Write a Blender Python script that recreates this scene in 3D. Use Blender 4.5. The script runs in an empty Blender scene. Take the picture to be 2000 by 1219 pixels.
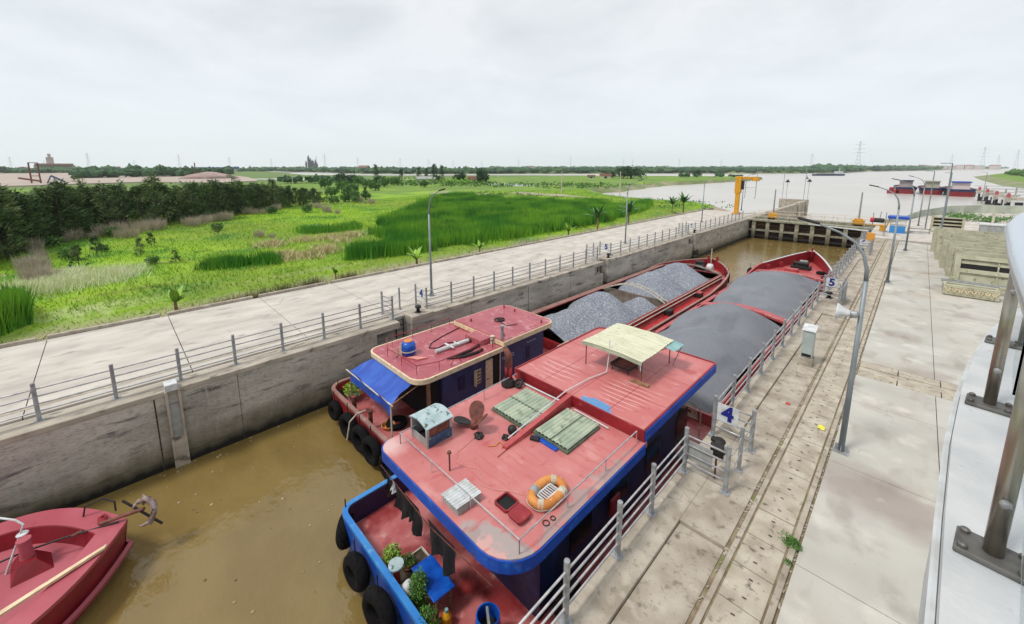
import bpy, math, random
import numpy as np
from mathutils import Vector, Matrix, noise
R = math.radians
random.seed(7); RNG = np.random.default_rng(11)
scn = bpy.context.scene; COL = scn.collection
# ---------------- camera, sky, sun, exposure ----------------
cam_d = bpy.data.cameras.new('camera'); cam = bpy.data.objects.new('camera', cam_d); COL.objects.link(cam)
cam_d.sensor_width = 36; cam_d.lens = 790.957/2000*36; cam_d.clip_end = 20000; cam_d.clip_start = 0.05
cam_d.shift_y = -(609.5-458.177)/2000
cam.location = (0, 0, 8.6744); cam.rotation_euler = (R(90-9.449), 0, R(45.0325)); scn.camera = cam
SUN_EL, SUN_AZ = R(58), R(200)      # azimuth measured clockwise from +Y
w = bpy.data.worlds.new('World'); scn.world = w; w.use_nodes = True
nt = w.node_tree; nt.nodes.clear(); N = nt.nodes.new; L = nt.links.new
out = N('ShaderNodeOutputWorld'); sky = N('ShaderNodeTexSky'); sky.sky_type = 'NISHITA'; sky.sun_disc = False
sky.sun_elevation = SUN_EL; sky.sun_rotation = SUN_AZ
b1 = N('ShaderNodeBackground'); b1.inputs[1].default_value = 0.12; L(sky.outputs[0], b1.inputs[0])
tc = N('ShaderNodeTexCoord'); sp = N('ShaderNodeSeparateXYZ'); L(tc.outputs['Generated'], sp.inputs[0])
ad = N('ShaderNodeMath'); ad.operation = 'MAXIMUM'; ad.inputs[1].default_value = 0.0; L(sp.outputs[2], ad.inputs[0])
ad2 = N('ShaderNodeMath'); ad2.inputs[1].default_value = 0.22; L(ad.outputs[0], ad2.inputs[0])
dx = N('ShaderNodeMath'); dx.operation = 'DIVIDE'; L(sp.outputs[0], dx.inputs[0]); L(ad2.outputs[0], dx.inputs[1])
dy = N('ShaderNodeMath'); dy.operation = 'DIVIDE'; L(sp.outputs[1], dy.inputs[0]); L(ad2.outputs[0], dy.inputs[1])
cb = N('ShaderNodeCombineXYZ'); L(dx.outputs[0], cb.inputs[0]); L(dy.outputs[0], cb.inputs[1])
n1 = N('ShaderNodeTexNoise'); n1.inputs['Scale'].default_value = 1.5; n1.inputs['Detail'].default_value = 7; n1.inputs['Roughness'].default_value = .58
n1.inputs['Distortion'].default_value = 0.35; L(cb.outputs[0], n1.inputs['Vector'])
cr = N('ShaderNodeValToRGB'); L(n1.outputs[0], cr.inputs[0])
e = cr.color_ramp.elements; e[0].position = .34; e[0].color = (.485, .505, .523, 1); e[1].position = .60; e[1].color = (.605, .612, .618, 1)
hz = N('ShaderNodeMapRange'); hz.inputs[1].default_value = 0; hz.inputs[2].default_value = .32; hz.inputs[3].default_value = 1; hz.inputs[4].default_value = 0
L(ad.outputs[0], hz.inputs[0])
mx = N('ShaderNodeMix'); mx.data_type = 'RGBA'; L(hz.outputs[0], mx.inputs[0]); L(cr.outputs[0], mx.inputs[6]); mx.inputs[7].default_value = (.56, .60, .63, 1)
b2 = N('ShaderNodeBackground'); b2.inputs[1].default_value = 1.0; L(mx.outputs[2], b2.inputs[0])
ms = N('ShaderNodeMixShader'); ms.inputs[0].default_value = .9; L(b1.outputs[0], ms.inputs[1]); L(b2.outputs[0], ms.inputs[2]); L(ms.outputs[0], out.inputs[0])
sd = bpy.data.lights.new('sun', 'SUN'); sd.energy = 1.5; sd.angle = R(11); sd.color = (1, .96, .9)
sun = bpy.data.objects.new('sun', sd); COL.objects.link(sun)
sv = Vector((math.sin(SUN_AZ)*math.cos(SUN_EL), math.cos(SUN_AZ)*math.cos(SUN_EL), math.sin(SUN_EL)))
sun.rotation_euler = sv.to_track_quat('Z', 'Y').to_euler(); sun.location = (0, -20, 60)
scn.view_settings.view_transform = 'Standard'; scn.view_settings.look = 'None'; scn.view_settings.exposure = 0.62; scn.view_settings.gamma = 1
scn.cycles.use_denoising = True
scn.cycles.max_bounces = 6; scn.cycles.diffuse_bounces = 2; scn.cycles.glossy_bounces = 3; scn.cycles.transparent_max_bounces = 8
scn.cycles.volume_bounces = 1; scn.cycles.volume_step_rate = 4; scn.cycles.caustics_reflective = False; scn.cycles.caustics_refractive = False
# ---------------- helpers ----------------
def lin(c):
    c /= 255.
    return c/12.92 if c <= .04045 else ((c+.055)/1.055)**2.4
def C3(r, g, b, k=.86): return (lin(r)*k, lin(g)*k, lin(b)*k, 1)
class MB:
    def __init__(s): s.v = []; s.f = []
    def add(s, vs, fs):
        o = len(s.v); s.v += [tuple(p) for p in vs]; s.f += [tuple(i+o for i in f) for f in fs]; return s
    def box(s, x0, x1, y0, y1, z0, z1):
        return s.add([(x0,y0,z0),(x1,y0,z0),(x1,y1,z0),(x0,y1,z0),(x0,y0,z1),(x1,y0,z1),(x1,y1,z1),(x0,y1,z1)],
                     [(0,3,2,1),(4,5,6,7),(0,1,5,4),(1,2,6,5),(2,3,7,6),(3,0,4,7)])
    def obox(s, c, sz, rz=0, rx=0, ry=0):
        M_ = Matrix.Translation(c) @ Matrix.Rotation(rz,4,'Z') @ Matrix.Rotation(ry,4,'Y') @ Matrix.Rotation(rx,4,'X')
        a, b, d = sz[0]/2, sz[1]/2, sz[2]/2
        P = [(-a,-b,-d),(a,-b,-d),(a,b,-d),(-a,b,-d),(-a,-b,d),(a,-b,d),(a,b,d),(-a,b,d)]
        return s.add([M_ @ Vector(p) for p in P], [(0,3,2,1),(4,5,6,7),(0,1,5,4),(1,2,6,5),(2,3,7,6),(3,0,4,7)])
    def path(s, pts, r, n=8, closed=False, cap=True):
        pts = [Vector(p) for p in pts]; m = len(pts); rs = r if isinstance(r, (list, tuple)) else [r]*m
        o = len(s.v); prev = None
        for i, p in enumerate(pts):
            if closed: t = (pts[(i+1) % m]-pts[i-1]).normalized()
            elif i == 0: t = (pts[1]-p).normalized()
            elif i == m-1: t = (p-pts[-2]).normalized()
            else: t = ((pts[i+1]-p).normalized()+(p-pts[i-1]).normalized()).normalized()
            if prev is None: a = t.orthogonal().normalized()
            else: a = (prev-t*prev.dot(t)).normalized()
            prev = a; b = t.cross(a)
            for k in range(n):
                q = 2*math.pi*k/n; s.v.append(tuple(p+(a*math.cos(q)+b*math.sin(q))*rs[i]))
        for i in range(m if closed else m-1):
            j = (i+1) % m
            for k in range(n):
                k2 = (k+1) % n; s.f.append((o+i*n+k, o+i*n+k2, o+j*n+k2, o+j*n+k))
        if cap and not closed:
            s.f.append(tuple(o+k for k in range(n))[::-1]); s.f.append(tuple(o+(m-1)*n+k for k in range(n)))
        return s
    def prism(s, poly, z0, z1):
        n = len(poly)
        return s.add([(x,y,z0) for x,y in poly]+[(x,y,z1) for x,y in poly],
                     [tuple(range(n))[::-1], tuple(range(n,2*n))]+[(i,(i+1)%n,n+(i+1)%n,n+i) for i in range(n)])
    def lathe(s, c, prof, n=16, axis='Z'):
        o = len(s.v); m = len(prof)
        for r_, h in prof:
            for k in range(n):
                q = 2*math.pi*k/n; x, y = r_*math.cos(q), r_*math.sin(q)
                p = {'Z':(x,y,h),'X':(h,x,y),'Y':(x,h,y)}[axis]
                s.v.append((c[0]+p[0], c[1]+p[1], c[2]+p[2]))
        for i in range(m-1):
            for k in range(n):
                k2 = (k+1) % n; s.f.append((o+i*n+k, o+i*n+k2, o+(i+1)*n+k2, o+(i+1)*n+k))
        s.f.append(tuple(o+k for k in range(n))[::-1]); s.f.append(tuple(o+(m-1)*n+k for k in range(n)))
        return s
    def torus(s, c, Rr, r_, M_=None, n=20, k=10, flat=1):
        pts = []; M_ = M_ or Matrix.Identity(4); o = len(s.v)
        for i in range(n):
            a = 2*math.pi*i/n
            for j in range(k):
                b = 2*math.pi*j/k
                p = Vector(((Rr+r_*math.cos(b))*math.cos(a), (Rr+r_*math.cos(b))*math.sin(a), r_*flat*math.sin(b)))
                s.v.append(tuple(Vector(c)+(M_ @ p)))
        for i in range(n):
            for j in range(k):
                s.f.append((o+i*k+j, o+((i+1)%n)*k+j, o+((i+1)%n)*k+(j+1)%k, o+i*k+(j+1)%k))
        return s
    def ring(s, po, pi_, z0, z1):
        n = len(po)
        vs = [(x,y,z0) for x,y in po]+[(x,y,z1) for x,y in po]+[(x,y,z1) for x,y in pi_]+[(x,y,z0) for x,y in pi_]
        fs = []
        for i in range(n):
            j = (i+1) % n
            for a in range(4):
                b = (a+1) % 4; fs.append((a*n+i, a*n+j, b*n+j, b*n+i))
        return s.add(vs, fs)
    def grid(s, nu, nv, fn):
        o = len(s.v)
        for i in range(nu):
            for j in range(nv): s.v.append(tuple(fn(i/(nu-1), j/(nv-1))))
        for i in range(nu-1):
            for j in range(nv-1): s.f.append((o+i*nv+j, o+(i+1)*nv+j, o+(i+1)*nv+j+1, o+i*nv+j+1))
        return s
def mesh_obj(name, mb, mat, parent=None, bevel=0, smooth=False, normals=True):
    me = bpy.data.meshes.new(name)
    off = Vector((0,0,0)); p = parent
    while p is not None: off += p.location; p = p.parent
    me.from_pydata([(a-off[0], b-off[1], c-off[2]) for a,b,c in mb.v], [], mb.f)
    if normals:
        import bmesh
        bm = bmesh.new(); bm.from_mesh(me); bmesh.ops.recalc_face_normals(bm, faces=bm.faces); bm.to_mesh(me); bm.free()
    if smooth: me.polygons.foreach_set('use_smooth', [True]*len(me.polygons))
    if mat: me.materials.append(mat)
    o = bpy.data.objects.new(name, me); COL.objects.link(o)
    if parent is not None: o.parent = parent
    if bevel:
        m = o.modifiers.new('bevel', 'BEVEL'); m.width = bevel; m.segments = 2; m.limit_method = 'ANGLE'; m.angle_limit = R(40)
    return o
def tag(o, label=None, cat=None, group=None, kind=None):
    if label: o['label'] = label
    if cat: o['category'] = cat
    if group: o['group'] = group
    if kind: o['kind'] = kind
    return o
def T(name, label, cat, loc, group=None):
    o = bpy.data.objects.new(name, None); COL.objects.link(o); o.location = loc; o.empty_display_size = .2
    return tag(o, label, cat, group)
def P(parent, name, mb, mat, **k): return mesh_obj(name, mb, mat, parent, **k)
def single(name, mb, mat, label, cat, group=None, loc=None, **k):
    """one-mesh thing whose origin sits at loc"""
    o = mesh_obj(name, mb, mat, None, **k)
    if loc is not None:
        o.data.transform(Matrix.Translation(-Vector(loc))); o.location = loc
    return tag(o, label, cat, group)
def structure(name, mb, mat, **k):
    o = mesh_obj(name, mb, mat, None, **k); o['kind'] = 'structure'; return o
KIDS = {}
def copy_tree(o, parent=None):
    c = o.copy(); COL.objects.link(c)
    if parent is not None: c.parent = parent
    for ch in list(o.children): copy_tree(ch, c)
    return c
def place(proto, used, loc, rz=0, sc=1, label=None, group=None):
    o = proto if not used else copy_tree(proto)
    o.location = loc; o.rotation_euler = (0,0,rz); o.scale = (sc,sc,sc) if not isinstance(sc, tuple) else sc
    if label: o['label'] = label
    if group: o['group'] = group
    return o
# ---------------- materials ----------------
def M(name, c1, c2=None, sc=2.0, lo=.4, hi=.6, c3=None, sc3=6.0, lo3=.6, hi3=.66, rough=.7, metal=0, bump=0, bsc=30, st=(1,1,1), st3=None, detail=5, coord='Object', spec=.5, dist=0.0, rough2=None, bdist=.02):
    m = bpy.data.materials.new(name); m.use_nodes = True; t = m.node_tree; n = t.nodes; l = t.links.new
    bs = n['Principled BSDF']; bs.inputs['Roughness'].default_value = rough; bs.inputs['Metallic'].default_value = metal
    bs.inputs['Specular IOR Level'].default_value = spec; bs.inputs['Base Color'].default_value = c1
    if c2 is None and not bump: return m
    tc = n.new('ShaderNodeTexCoord')
    if coord == 'Position':
        g = n.new('ShaderNodeNewGeometry'); src = g.outputs['Position']
    else: src = tc.outputs['Object']
    def noise_(scale, stv, lo_, hi_, det=detail):
        mp = n.new('ShaderNodeMapping'); mp.inputs['Scale'].default_value = stv; l(src, mp.inputs[0])
        nz = n.new('ShaderNodeTexNoise'); nz.inputs['Scale'].default_value = scale; nz.inputs['Detail'].default_value = det; nz.inputs['Distortion'].default_value = dist
        l(mp.outputs[0], nz.inputs['Vector']); mr = n.new('ShaderNodeMapRange'); mr.inputs[1].default_value = lo_; mr.inputs[2].default_value = hi_
        l(nz.outputs[0], mr.inputs[0]); return mr.outputs[0], nz.outputs[0]
    cur = None
    if c2 is not None:
        f, raw = noise_(sc, st, lo, hi); x = n.new('ShaderNodeMix'); x.data_type = 'RGBA'; l(f, x.inputs[0]); x.inputs[6].default_value = c1; x.inputs[7].default_value = c2; cur = x.outputs[2]
        if rough2 is not None:
            rr = n.new('ShaderNodeMapRange'); rr.inputs[3].default_value = rough; rr.inputs[4].default_value = rough2; l(f, rr.inputs[0]); l(rr.outputs[0], bs.inputs['Roughness'])
    if c3 is not None:
        f, raw = noise_(sc3, st3 or st, lo3, hi3); x = n.new('ShaderNodeMix'); x.data_type = 'RGBA'; l(f, x.inputs[0]); l(cur, x.inputs[6]); x.inputs[7].default_value = c3; cur = x.outputs[2]
    if cur is not None: l(cur, bs.inputs['Base Color'])
    if bump:
        f, raw = noise_(bsc, st, 0, 1, 4); b = n.new('ShaderNodeBump'); b.inputs['Strength'].default_value = bump; b.inputs['Distance'].default_value = bdist; l(raw, b.inputs['Height']); l(b.outputs[0], bs.inputs['Normal'])
    return m
def overlay(m, col, fac_fn):
    """mix one more colour over the base colour; fac_fn(nodes, link) returns the factor socket"""
    t = m.node_tree; n = t.nodes; l = t.links.new; bs = n['Principled BSDF']
    old = bs.inputs['Base Color'].links[0].from_socket if bs.inputs['Base Color'].links else None
    x = n.new('ShaderNodeMix'); x.data_type = 'RGBA'
    if old: l(old, x.inputs[6])
    else: x.inputs[6].default_value = bs.inputs['Base Color'].default_value
    x.inputs[7].default_value = col; l(fac_fn(n, l), x.inputs[0]); l(x.outputs[2], bs.inputs['Base Color']); return m
def arcs(cx, cy, r, sc=7, stx=1.0, amp=.8, ph=0):
    m_ = spot(cx, cy, r, .5, .5, 1.2, 1)
    def fn(n, l):
        g = n.new('ShaderNodeNewGeometry'); mp = n.new('ShaderNodeMapping'); mp.inputs['Location'].default_value = (-(cx+.9)*stx,-(cy-.7),0); mp.inputs['Scale'].default_value = (stx,1,0); l(g.outputs['Position'], mp.inputs[0])
        wv = n.new('ShaderNodeTexWave'); wv.wave_type = 'RINGS'; wv.inputs['Scale'].default_value = sc; wv.inputs['Distortion'].default_value = 3.5; wv.inputs['Detail Scale'].default_value = .8; l(mp.outputs[0], wv.inputs[0])
        r_ = n.new('ShaderNodeMapRange'); r_.inputs[1].default_value = .8; r_.inputs[2].default_value = .95; r_.inputs[4].default_value = amp; l(wv.outputs[1], r_.inputs[0])
        mm = n.new('ShaderNodeMath'); mm.operation = 'MULTIPLY'; l(r_.outputs[0], mm.inputs[0]); l(m_(n, l), mm.inputs[1]); return mm.outputs[0]
    return fn
def cracks(sc=.35, w_=.006, lo=.45, hi=.6, amp=.8):
    def fn(n, l):
        g = n.new('ShaderNodeNewGeometry'); nz = n.new('ShaderNodeTexNoise'); nz.inputs['Scale'].default_value = 1.3; nz.inputs['Detail'].default_value = 4; l(g.outputs['Position'], nz.inputs['Vector'])
        ad_ = n.new('ShaderNodeVectorMath'); ad_.operation = 'MULTIPLY_ADD'; l(nz.outputs['Color'], ad_.inputs[0]); ad_.inputs[1].default_value = (.9,.9,.9); l(g.outputs['Position'], ad_.inputs[2])
        vo = n.new('ShaderNodeTexVoronoi'); vo.feature = 'DISTANCE_TO_EDGE'; vo.inputs['Scale'].default_value = sc; l(ad_.outputs[0], vo.inputs['Vector'])
        r_ = n.new('ShaderNodeMapRange'); r_.inputs[1].default_value = w_*.4; r_.inputs[2].default_value = w_; r_.inputs[3].default_value = amp; r_.inputs[4].default_value = 0; l(vo.outputs['Distance'], r_.inputs[0])
        m2 = patchf(.25, lo, hi)(n, l); mm = n.new('ShaderNodeMath'); mm.operation = 'MULTIPLY'; l(r_.outputs[0], mm.inputs[0]); l(m2, mm.inputs[1]); return mm.outputs[0]
    return fn
def zband(z0, z1, wob=.35, sc=1.2, amp=1.0, st=(1,1,.3)):
    """factor 1 below z0, 0 above z1 with a ragged edge: a tide line on the wall"""
    def fn(n, l):
        g = n.new('ShaderNodeNewGeometry'); s = n.new('ShaderNodeSeparateXYZ'); l(g.outputs['Position'], s.inputs[0])
        mp = n.new('ShaderNodeMapping'); mp.inputs['Scale'].default_value = st; l(g.outputs['Position'], mp.inputs[0])
        nz = n.new('ShaderNodeTexNoise'); nz.inputs['Scale'].default_value = sc; nz.inputs['Detail'].default_value = 6; l(mp.outputs[0], nz.inputs['Vector'])
        a = n.new('ShaderNodeMath'); a.operation = 'MULTIPLY_ADD'; l(nz.outputs[0], a.inputs[0]); a.inputs[1].default_value = -wob*2; a.inputs[2].default_value = wob
        b = n.new('ShaderNodeMath'); l(s.outputs[2], b.inputs[0]); l(a.outputs[0], b.inputs[1])
        r = n.new('ShaderNodeMapRange'); r.inputs[1].default_value = z0; r.inputs[2].default_value = z1; r.inputs[3].default_value = amp; r.inputs[4].default_value = 0; l(b.outputs[0], r.inputs[0]); return r.outputs[0]
    return fn
def patchf(sc, lo, hi, st=(1,1,1), amp=1.0, det=5):
    def fn(n, l):
        g = n.new('ShaderNodeNewGeometry'); mp = n.new('ShaderNodeMapping'); mp.inputs['Scale'].default_value = st; l(g.outputs['Position'], mp.inputs[0])
        nz = n.new('ShaderNodeTexNoise'); nz.inputs['Scale'].default_value = sc; nz.inputs['Detail'].default_value = det; l(mp.outputs[0], nz.inputs['Vector'])
        r = n.new('ShaderNodeMapRange'); r.inputs[1].default_value = lo; r.inputs[2].default_value = hi; r.inputs[4].default_value = amp; l(nz.outputs[0], r.inputs[0]); return r.outputs[0]
    return fn
def spot(cx, cy, rad, soft=.3, wob=.6, sc=2.0, amp=1.0, stx=1.0, sty=1.0):
    """an irregular worn patch round (cx, cy) in plan"""
    def fn(n, l):
        g = n.new('ShaderNodeNewGeometry'); mp = n.new('ShaderNodeMapping'); mp.inputs['Location'].default_value = (-cx*stx,-cy*sty,0); mp.inputs['Scale'].default_value = (stx,sty,0); l(g.outputs['Position'], mp.inputs[0])
        ln = n.new('ShaderNodeVectorMath'); ln.operation = 'LENGTH'; l(mp.outputs[0], ln.inputs[0])
        nz = n.new('ShaderNodeTexNoise'); nz.inputs['Scale'].default_value = sc; nz.inputs['Detail'].default_value = 4; l(g.outputs['Position'], nz.inputs['Vector'])
        a = n.new('ShaderNodeMath'); a.operation = 'MULTIPLY_ADD'; l(nz.outputs[0], a.inputs[0]); a.inputs[1].default_value = wob*2; l(ln.outputs['Value'], a.inputs[2])
        r = n.new('ShaderNodeMapRange'); r.inputs[1].default_value = rad+wob-soft/2; r.inputs[2].default_value = rad+wob+soft/2; r.inputs[3].default_value = amp; r.inputs[4].default_value = 0; l(a.outputs[0], r.inputs[0]); return r.outputs[0]
    return fn
m_galv = M('galvanised', C3(150,153,156), C3(178,180,182), 6, rough=.45, metal=.35, c3=C3(150,120,90), sc3=9, lo3=.68, hi3=.74)
m_rail = M('rail_steel', C3(176,176,180), C3(205,203,202), 5, rough=.35, metal=.4)
m_lamp = M('lamp_pole', C3(128,138,144), C3(150,158,162), 3, rough=.5, metal=.3, st=(1,1,.3))
m_black = M('black_iron', C3(17,17,19), C3(36,30,28), 8, rough=.6, bump=.2)
m_rubber = M('rubber', C3(14,14,16), C3(26,24,24), 9, rough=.95, bump=.35, bsc=18, spec=.2)
m_white = M('white_paint', C3(222,226,228), C3(200,202,200), 5, rough=.5)
m_whitep = M('parapet_white', C3(226,228,228), C3(208,212,214), 3, c3=C3(150,150,150), sc3=14, lo3=.66, hi3=.8, rough=.8, bump=.15, bsc=40)
m_digit = M('digit_blue', C3(28,36,130), rough=.5)
m_conc_l = M('concrete_light', C3(214,207,196), C3(186,178,168), .6, .35, .7, c3=C3(150,142,133), sc3=1.1, lo3=.58, hi3=.78, rough=.85, bump=.25, bsc=25, st=(1.6,.7,1), coord='Position')
m_conc_r = M('concrete_apron', C3(204,201,192), C3(182,178,168), .45, .3, .7, c3=C3(158,145,136), sc3=.33, lo3=.56, hi3=.72, rough=.85, bump=.2, bsc=25, coord='Position')
overlay(m_conc_r, C3(150,132,126), spot(.25, 13.6, 1.0, .9, .5, 1.6, .6, .6, 1.0)); overlay(m_conc_r, C3(196,186,168), patchf(.2, .5, .75, amp=.6))
overlay(m_conc_r, C3(120,112,104), patchf(7, .68, .8, amp=.5))
m_conc_e = M('concrete_edge', C3(192,182,166), C3(160,148,132), 1.3, .35, .65, c3=C3(120,108,95), sc3=5, lo3=.56, hi3=.72, rough=.9, bump=.4, bsc=22, coord='Position')
m_conc_s = M('concrete_slab', C3(198,188,170), C3(168,156,138), 1.7, .35, .65, c3=C3(110,100,88), sc3=6, lo3=.58, hi3=.72, rough=.9, bump=.4, bsc=25, coord='Position')
m_joint = M('joint_dark', C3(60,50,44), C3(92,80,66), 8, rough=.95)
m_wall = M('lock_wall_concrete', C3(208,202,190), C3(166,160,150), .7, .36, .62, c3=C3(100,96,94), sc3=1.3, lo3=.55, hi3=.7, rough=.92, bump=.5, bsc=9, st=(1,.45,1.6), st3=(1,.5,2.6), coord='Position', detail=8)
overlay(m_wall, C3(196,188,172), patchf(2.2, .56, .72, (1,2.2,.35), .7)); overlay(m_wall, C3(178,172,160), patchf(.9, .55, .7, (1,.6,3), .6))
overlay(m_wall, C3(104,100,98), patchf(5, .6, .72, (1,.8,3.5), .7))
overlay(m_wall, C3(120,114,108), patchf(11, .52, .66, (1,.45,3), .6, 8)); overlay(m_wall, C3(214,206,192), patchf(8, .58, .7, (1,1.5,1), .5, 8)); overlay(m_wall, C3(92,86,58), zband(-2.7, -1.9, .5, 1.5, .75)); overlay(m_wall, C3(30,28,20), zband(-3.12, -2.72, .3, 2))
m_cope = M('coping_concrete', C3(196,186,170), C3(160,150,136), 1.5, .35, .65, c3=C3(104,98,92), sc3=3, lo3=.58, hi3=.7, rough=.9, bump=.3, st=(1,.5,1), coord='Position')
overlay(m_conc_r, C3(150,140,128), patchf(1.1, .54, .7, (1,.5,1), .55, 8)); overlay(m_conc_r, C3(226,222,210), patchf(.8, .58, .72, amp=.6))
overlay(m_conc_r, C3(140,130,118), cracks(.3, .005, .52, .62, .5)); overlay(m_conc_l, C3(120,110,100), cracks(.25, .006, .5, .62, .5)); overlay(m_conc_e, C3(104,94,84), cracks(.7, .008, .5, .6, .5)); overlay(m_conc_e, C3(208,198,182), patchf(2.5, .56, .7, amp=.7, det=8)); overlay(m_conc_s, C3(206,198,180), patchf(2.1, .54, .7, amp=.7, det=8))
overlay(m_conc_e, C3(96,84,72), patchf(14, .62, .76, amp=.7)); overlay(m_conc_s, C3(96,84,72), patchf(14, .64, .8, amp=.5)); overlay(m_conc_r, C3(128,116,104), patchf(18, .66, .78, amp=.6))
def hull_mat(name, c1, c2, c3, **k): return M(name, c1, c2, 1.3, .38, .66, c3=c3, sc3=3.2, lo3=.6, hi3=.7, rough=.42, coord='Position', detail=6, **k)
m_roofA = hull_mat('faded_red_roof', C3(202,118,116), C3(210,134,130), C3(194,104,102), bump=.08, bsc=3, rough2=.6)
m_roofA2 = hull_mat('faded_red_roof_fore', C3(202,114,112), C3(210,128,124), C3(194,102,100), bump=.06, bsc=3)
overlay(m_roofA2, C3(96,150,200), spot(-6.95, 11.05, .36, .06, .22, 2.5, 1, .62, 1.15))
overlay(m_roofA2, C3(226,176,170), patchf(1.6, .62, .72, (.7,3.0,1), .6, 4))
overlay(m_roofA, C3(178,162,158), spot(-5.5, 4.5, 1.3, .12, .7, 1.5)); overlay(m_roofA, C3(216,166,160), spot(-5.7, 4.8, .5, .08, .45, 2.0)); overlay(m_roofA, C3(168,150,146), spot(-6.4, 5.0, .25, .06, .3, 3.5))
overlay(m_roofA, C3(226,186,182), spot(-10.5, 5.2, .35, .5, .3, 2)); overlay(m_roofA, C3(172,150,146), spot(-5.1, 8, .3, .12, .38, 2.4, .9, 1, .16))
overlay(m_roofA, C3(192,88,88), patchf(1.5, .63, .70, (2.6,.8,1), .6, 3))
overlay(m_roofA, C3(226,170,164), patchf(1.1, .6, .72, (1,1.4,1), .5, 7)); overlay(m_roofA2, C3(224,160,154), patchf(.9, .58, .72, (1,1.6,1), .5, 7)); overlay(m_roofA, C3(188,84,84), arcs(-7.5, 6.6, .75, 1.1, 1, .3)); overlay(m_roofA, C3(190,90,88), arcs(-6.0, 9.2, .8, .9, .7, .3)); overlay(m_roofA, C3(192,90,88), arcs(-7.2, 7.6, .5, 1.3, 1, .35))
overlay(m_roofA2, C3(228,180,174), arcs(-9.3, 12.0, .8, 1.0)); overlay(m_roofA2, C3(230,184,178), arcs(-6.6, 12.4, .9, 1.2, .6)); overlay(m_roofA2, C3(190,92,88), spot(-5.6, 15.6, .22, .1, .2, 3))
m_red = hull_mat('red_deck', C3(196,92,92), C3(176,66,68), C3(214,150,144))
m_deckdark = hull_mat('stern_deck', C3(200,118,116), C3(178,78,78), C3(216,156,150)); overlay(m_deckdark, C3(142,30,34), patchf(.9, .52, .6, amp=.75, det=6))
m_redd = hull_mat('dark_red_paint', C3(158,38,46), C3(136,28,36), C3(176,64,66))
m_redC = M('boat_red_paint', C3(186,92,104), C3(176,80,92), .8, rough=.45, coord='Position')
m_redCin = M('boat_inner_red', C3(150,26,40), C3(130,20,32), .8, rough=.4)
m_deckC = M('boat_deck_pink', C3(190,100,112), C3(178,88,100), .9, rough=.5)
m_blue = hull_mat('blue_paint', C3(20,84,190), C3(16,66,168), C3(44,116,200)); m_blue_lit = hull_mat('lit_blue_paint', C3(40,124,206), C3(58,142,212), C3(108,170,212))  # gunwale copy of the blue, light on its top put into the colour
m_navy = hull_mat('navy_paint', C3(18,36,84), C3(14,28,68), C3(26,58,108))
m_navyB = hull_mat('cabin_navy', C3(56,74,118), C3(44,60,102), C3(36,52,94))
m_dull = hull_mat('dull_brown_red', C3(166,128,118), C3(150,108,100), C3(180,150,136)); m_cream = M('cream_trim', C3(244,222,184), C3(226,202,164), 4, rough=.5)
m_roofB = hull_mat('worn_maroon_roof', C3(184,98,106), C3(170,80,90), C3(206,140,144)); overlay(m_roofB, C3(218,176,174), patchf(1.2, .6, .7, (.8,1.6,1), .6, 5))
m_hold = M('hold_steel', C3(150,140,128), C3(112,96,86), 1.2, .35, .65, c3=C3(120,70,66), sc3=2, lo3=.6, hi3=.7, rough=.8, coord='Position')
def gravel(name, a, b, c, sc, bump):
    m = M(name, C3(*a), C3(*b), .5, .3, .7, rough=.95, coord='Position'); t = m.node_tree; n = t.nodes; l = t.links.new; g = n.new('ShaderNodeNewGeometry')
    vo = n.new('ShaderNodeTexVoronoi'); vo.inputs['Scale'].default_value = sc; l(g.outputs['Position'], vo.inputs['Vector'])
    sx = n.new('ShaderNodeSeparateColor'); l(vo.outputs['Color'], sx.inputs[0])
    overlay(m, C3(*c), lambda n_, l_: (lambda r: (l_(sx.outputs[0], r.inputs[0]), r.outputs[0])[1])(_mr(n_, .45, .95)))
    bp = n.new('ShaderNodeBump'); bp.inputs['Strength'].default_value = bump; bp.inputs['Distance'].default_value = .06; l(vo.outputs['Distance'], bp.inputs['Height']); l(bp.outputs[0], n['Principled BSDF'].inputs['Normal']); return m
def _mr(n, a, b):
    r = n.new('ShaderNodeMapRange'); r.inputs[1].default_value = a; r.inputs[2].default_value = b; return r
m_gravel = gravel('crushed_stone', (122,128,142), (140,144,154), (176,182,190), 15, .8)
m_sand = gravel('fine_grey_aggregate', (120,124,132), (134,136,142), (138,142,150), 26, .3)
m_yellow = M('yellow_paint', C3(232,170,24), C3(205,140,20), 3, rough=.5)
m_tank = M('blue_plastic', C3(18,96,200), C3(10,70,170), 3, rough=.3)
m_tarp = M('blue_tarpaulin', C3(44,96,196), C3(34,78,178), 1.5, rough=.4, bump=.5, bsc=2.2, st=(1.6,.5,1), bdist=.1)
m_wood = M('weathered_wood', C3(170,132,96), C3(120,92,70), 4, rough=.8, st=(1,1,6))
m_pale = M('pale_pole', C3(214,208,190), C3(190,180,160), 4, rough=.7)
m_rust = M('rusty_steel', C3(132,74,60), C3(92,54,48), 5, rough=.7, bump=.3)
m_green = M('grey_green_sheet', C3(186,196,172), C3(160,174,152), 2.5, c3=C3(136,146,124), sc3=5, lo3=.6, hi3=.7, rough=.6)
m_greend = M('panel_ridge', C3(84,100,84), C3(110,124,104), 5, rough=.7)
m_canopy = M('pale_yellow_sheet', C3(226,224,196), C3(208,208,176), 1.4, .35, .65, c3=C3(168,172,140), sc3=4, lo3=.64, hi3=.7, rough=.6, st=(1,3,1))
m_teal = M('teal_sheet', C3(130,176,176), C3(150,190,188), 3, rough=.6)
m_chip = M('chipped_pale_paint', C3(186,204,206), C3(160,184,186), 3, c3=C3(92,100,86), sc3=6, lo3=.6, hi3=.64, rough=.6)
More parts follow.
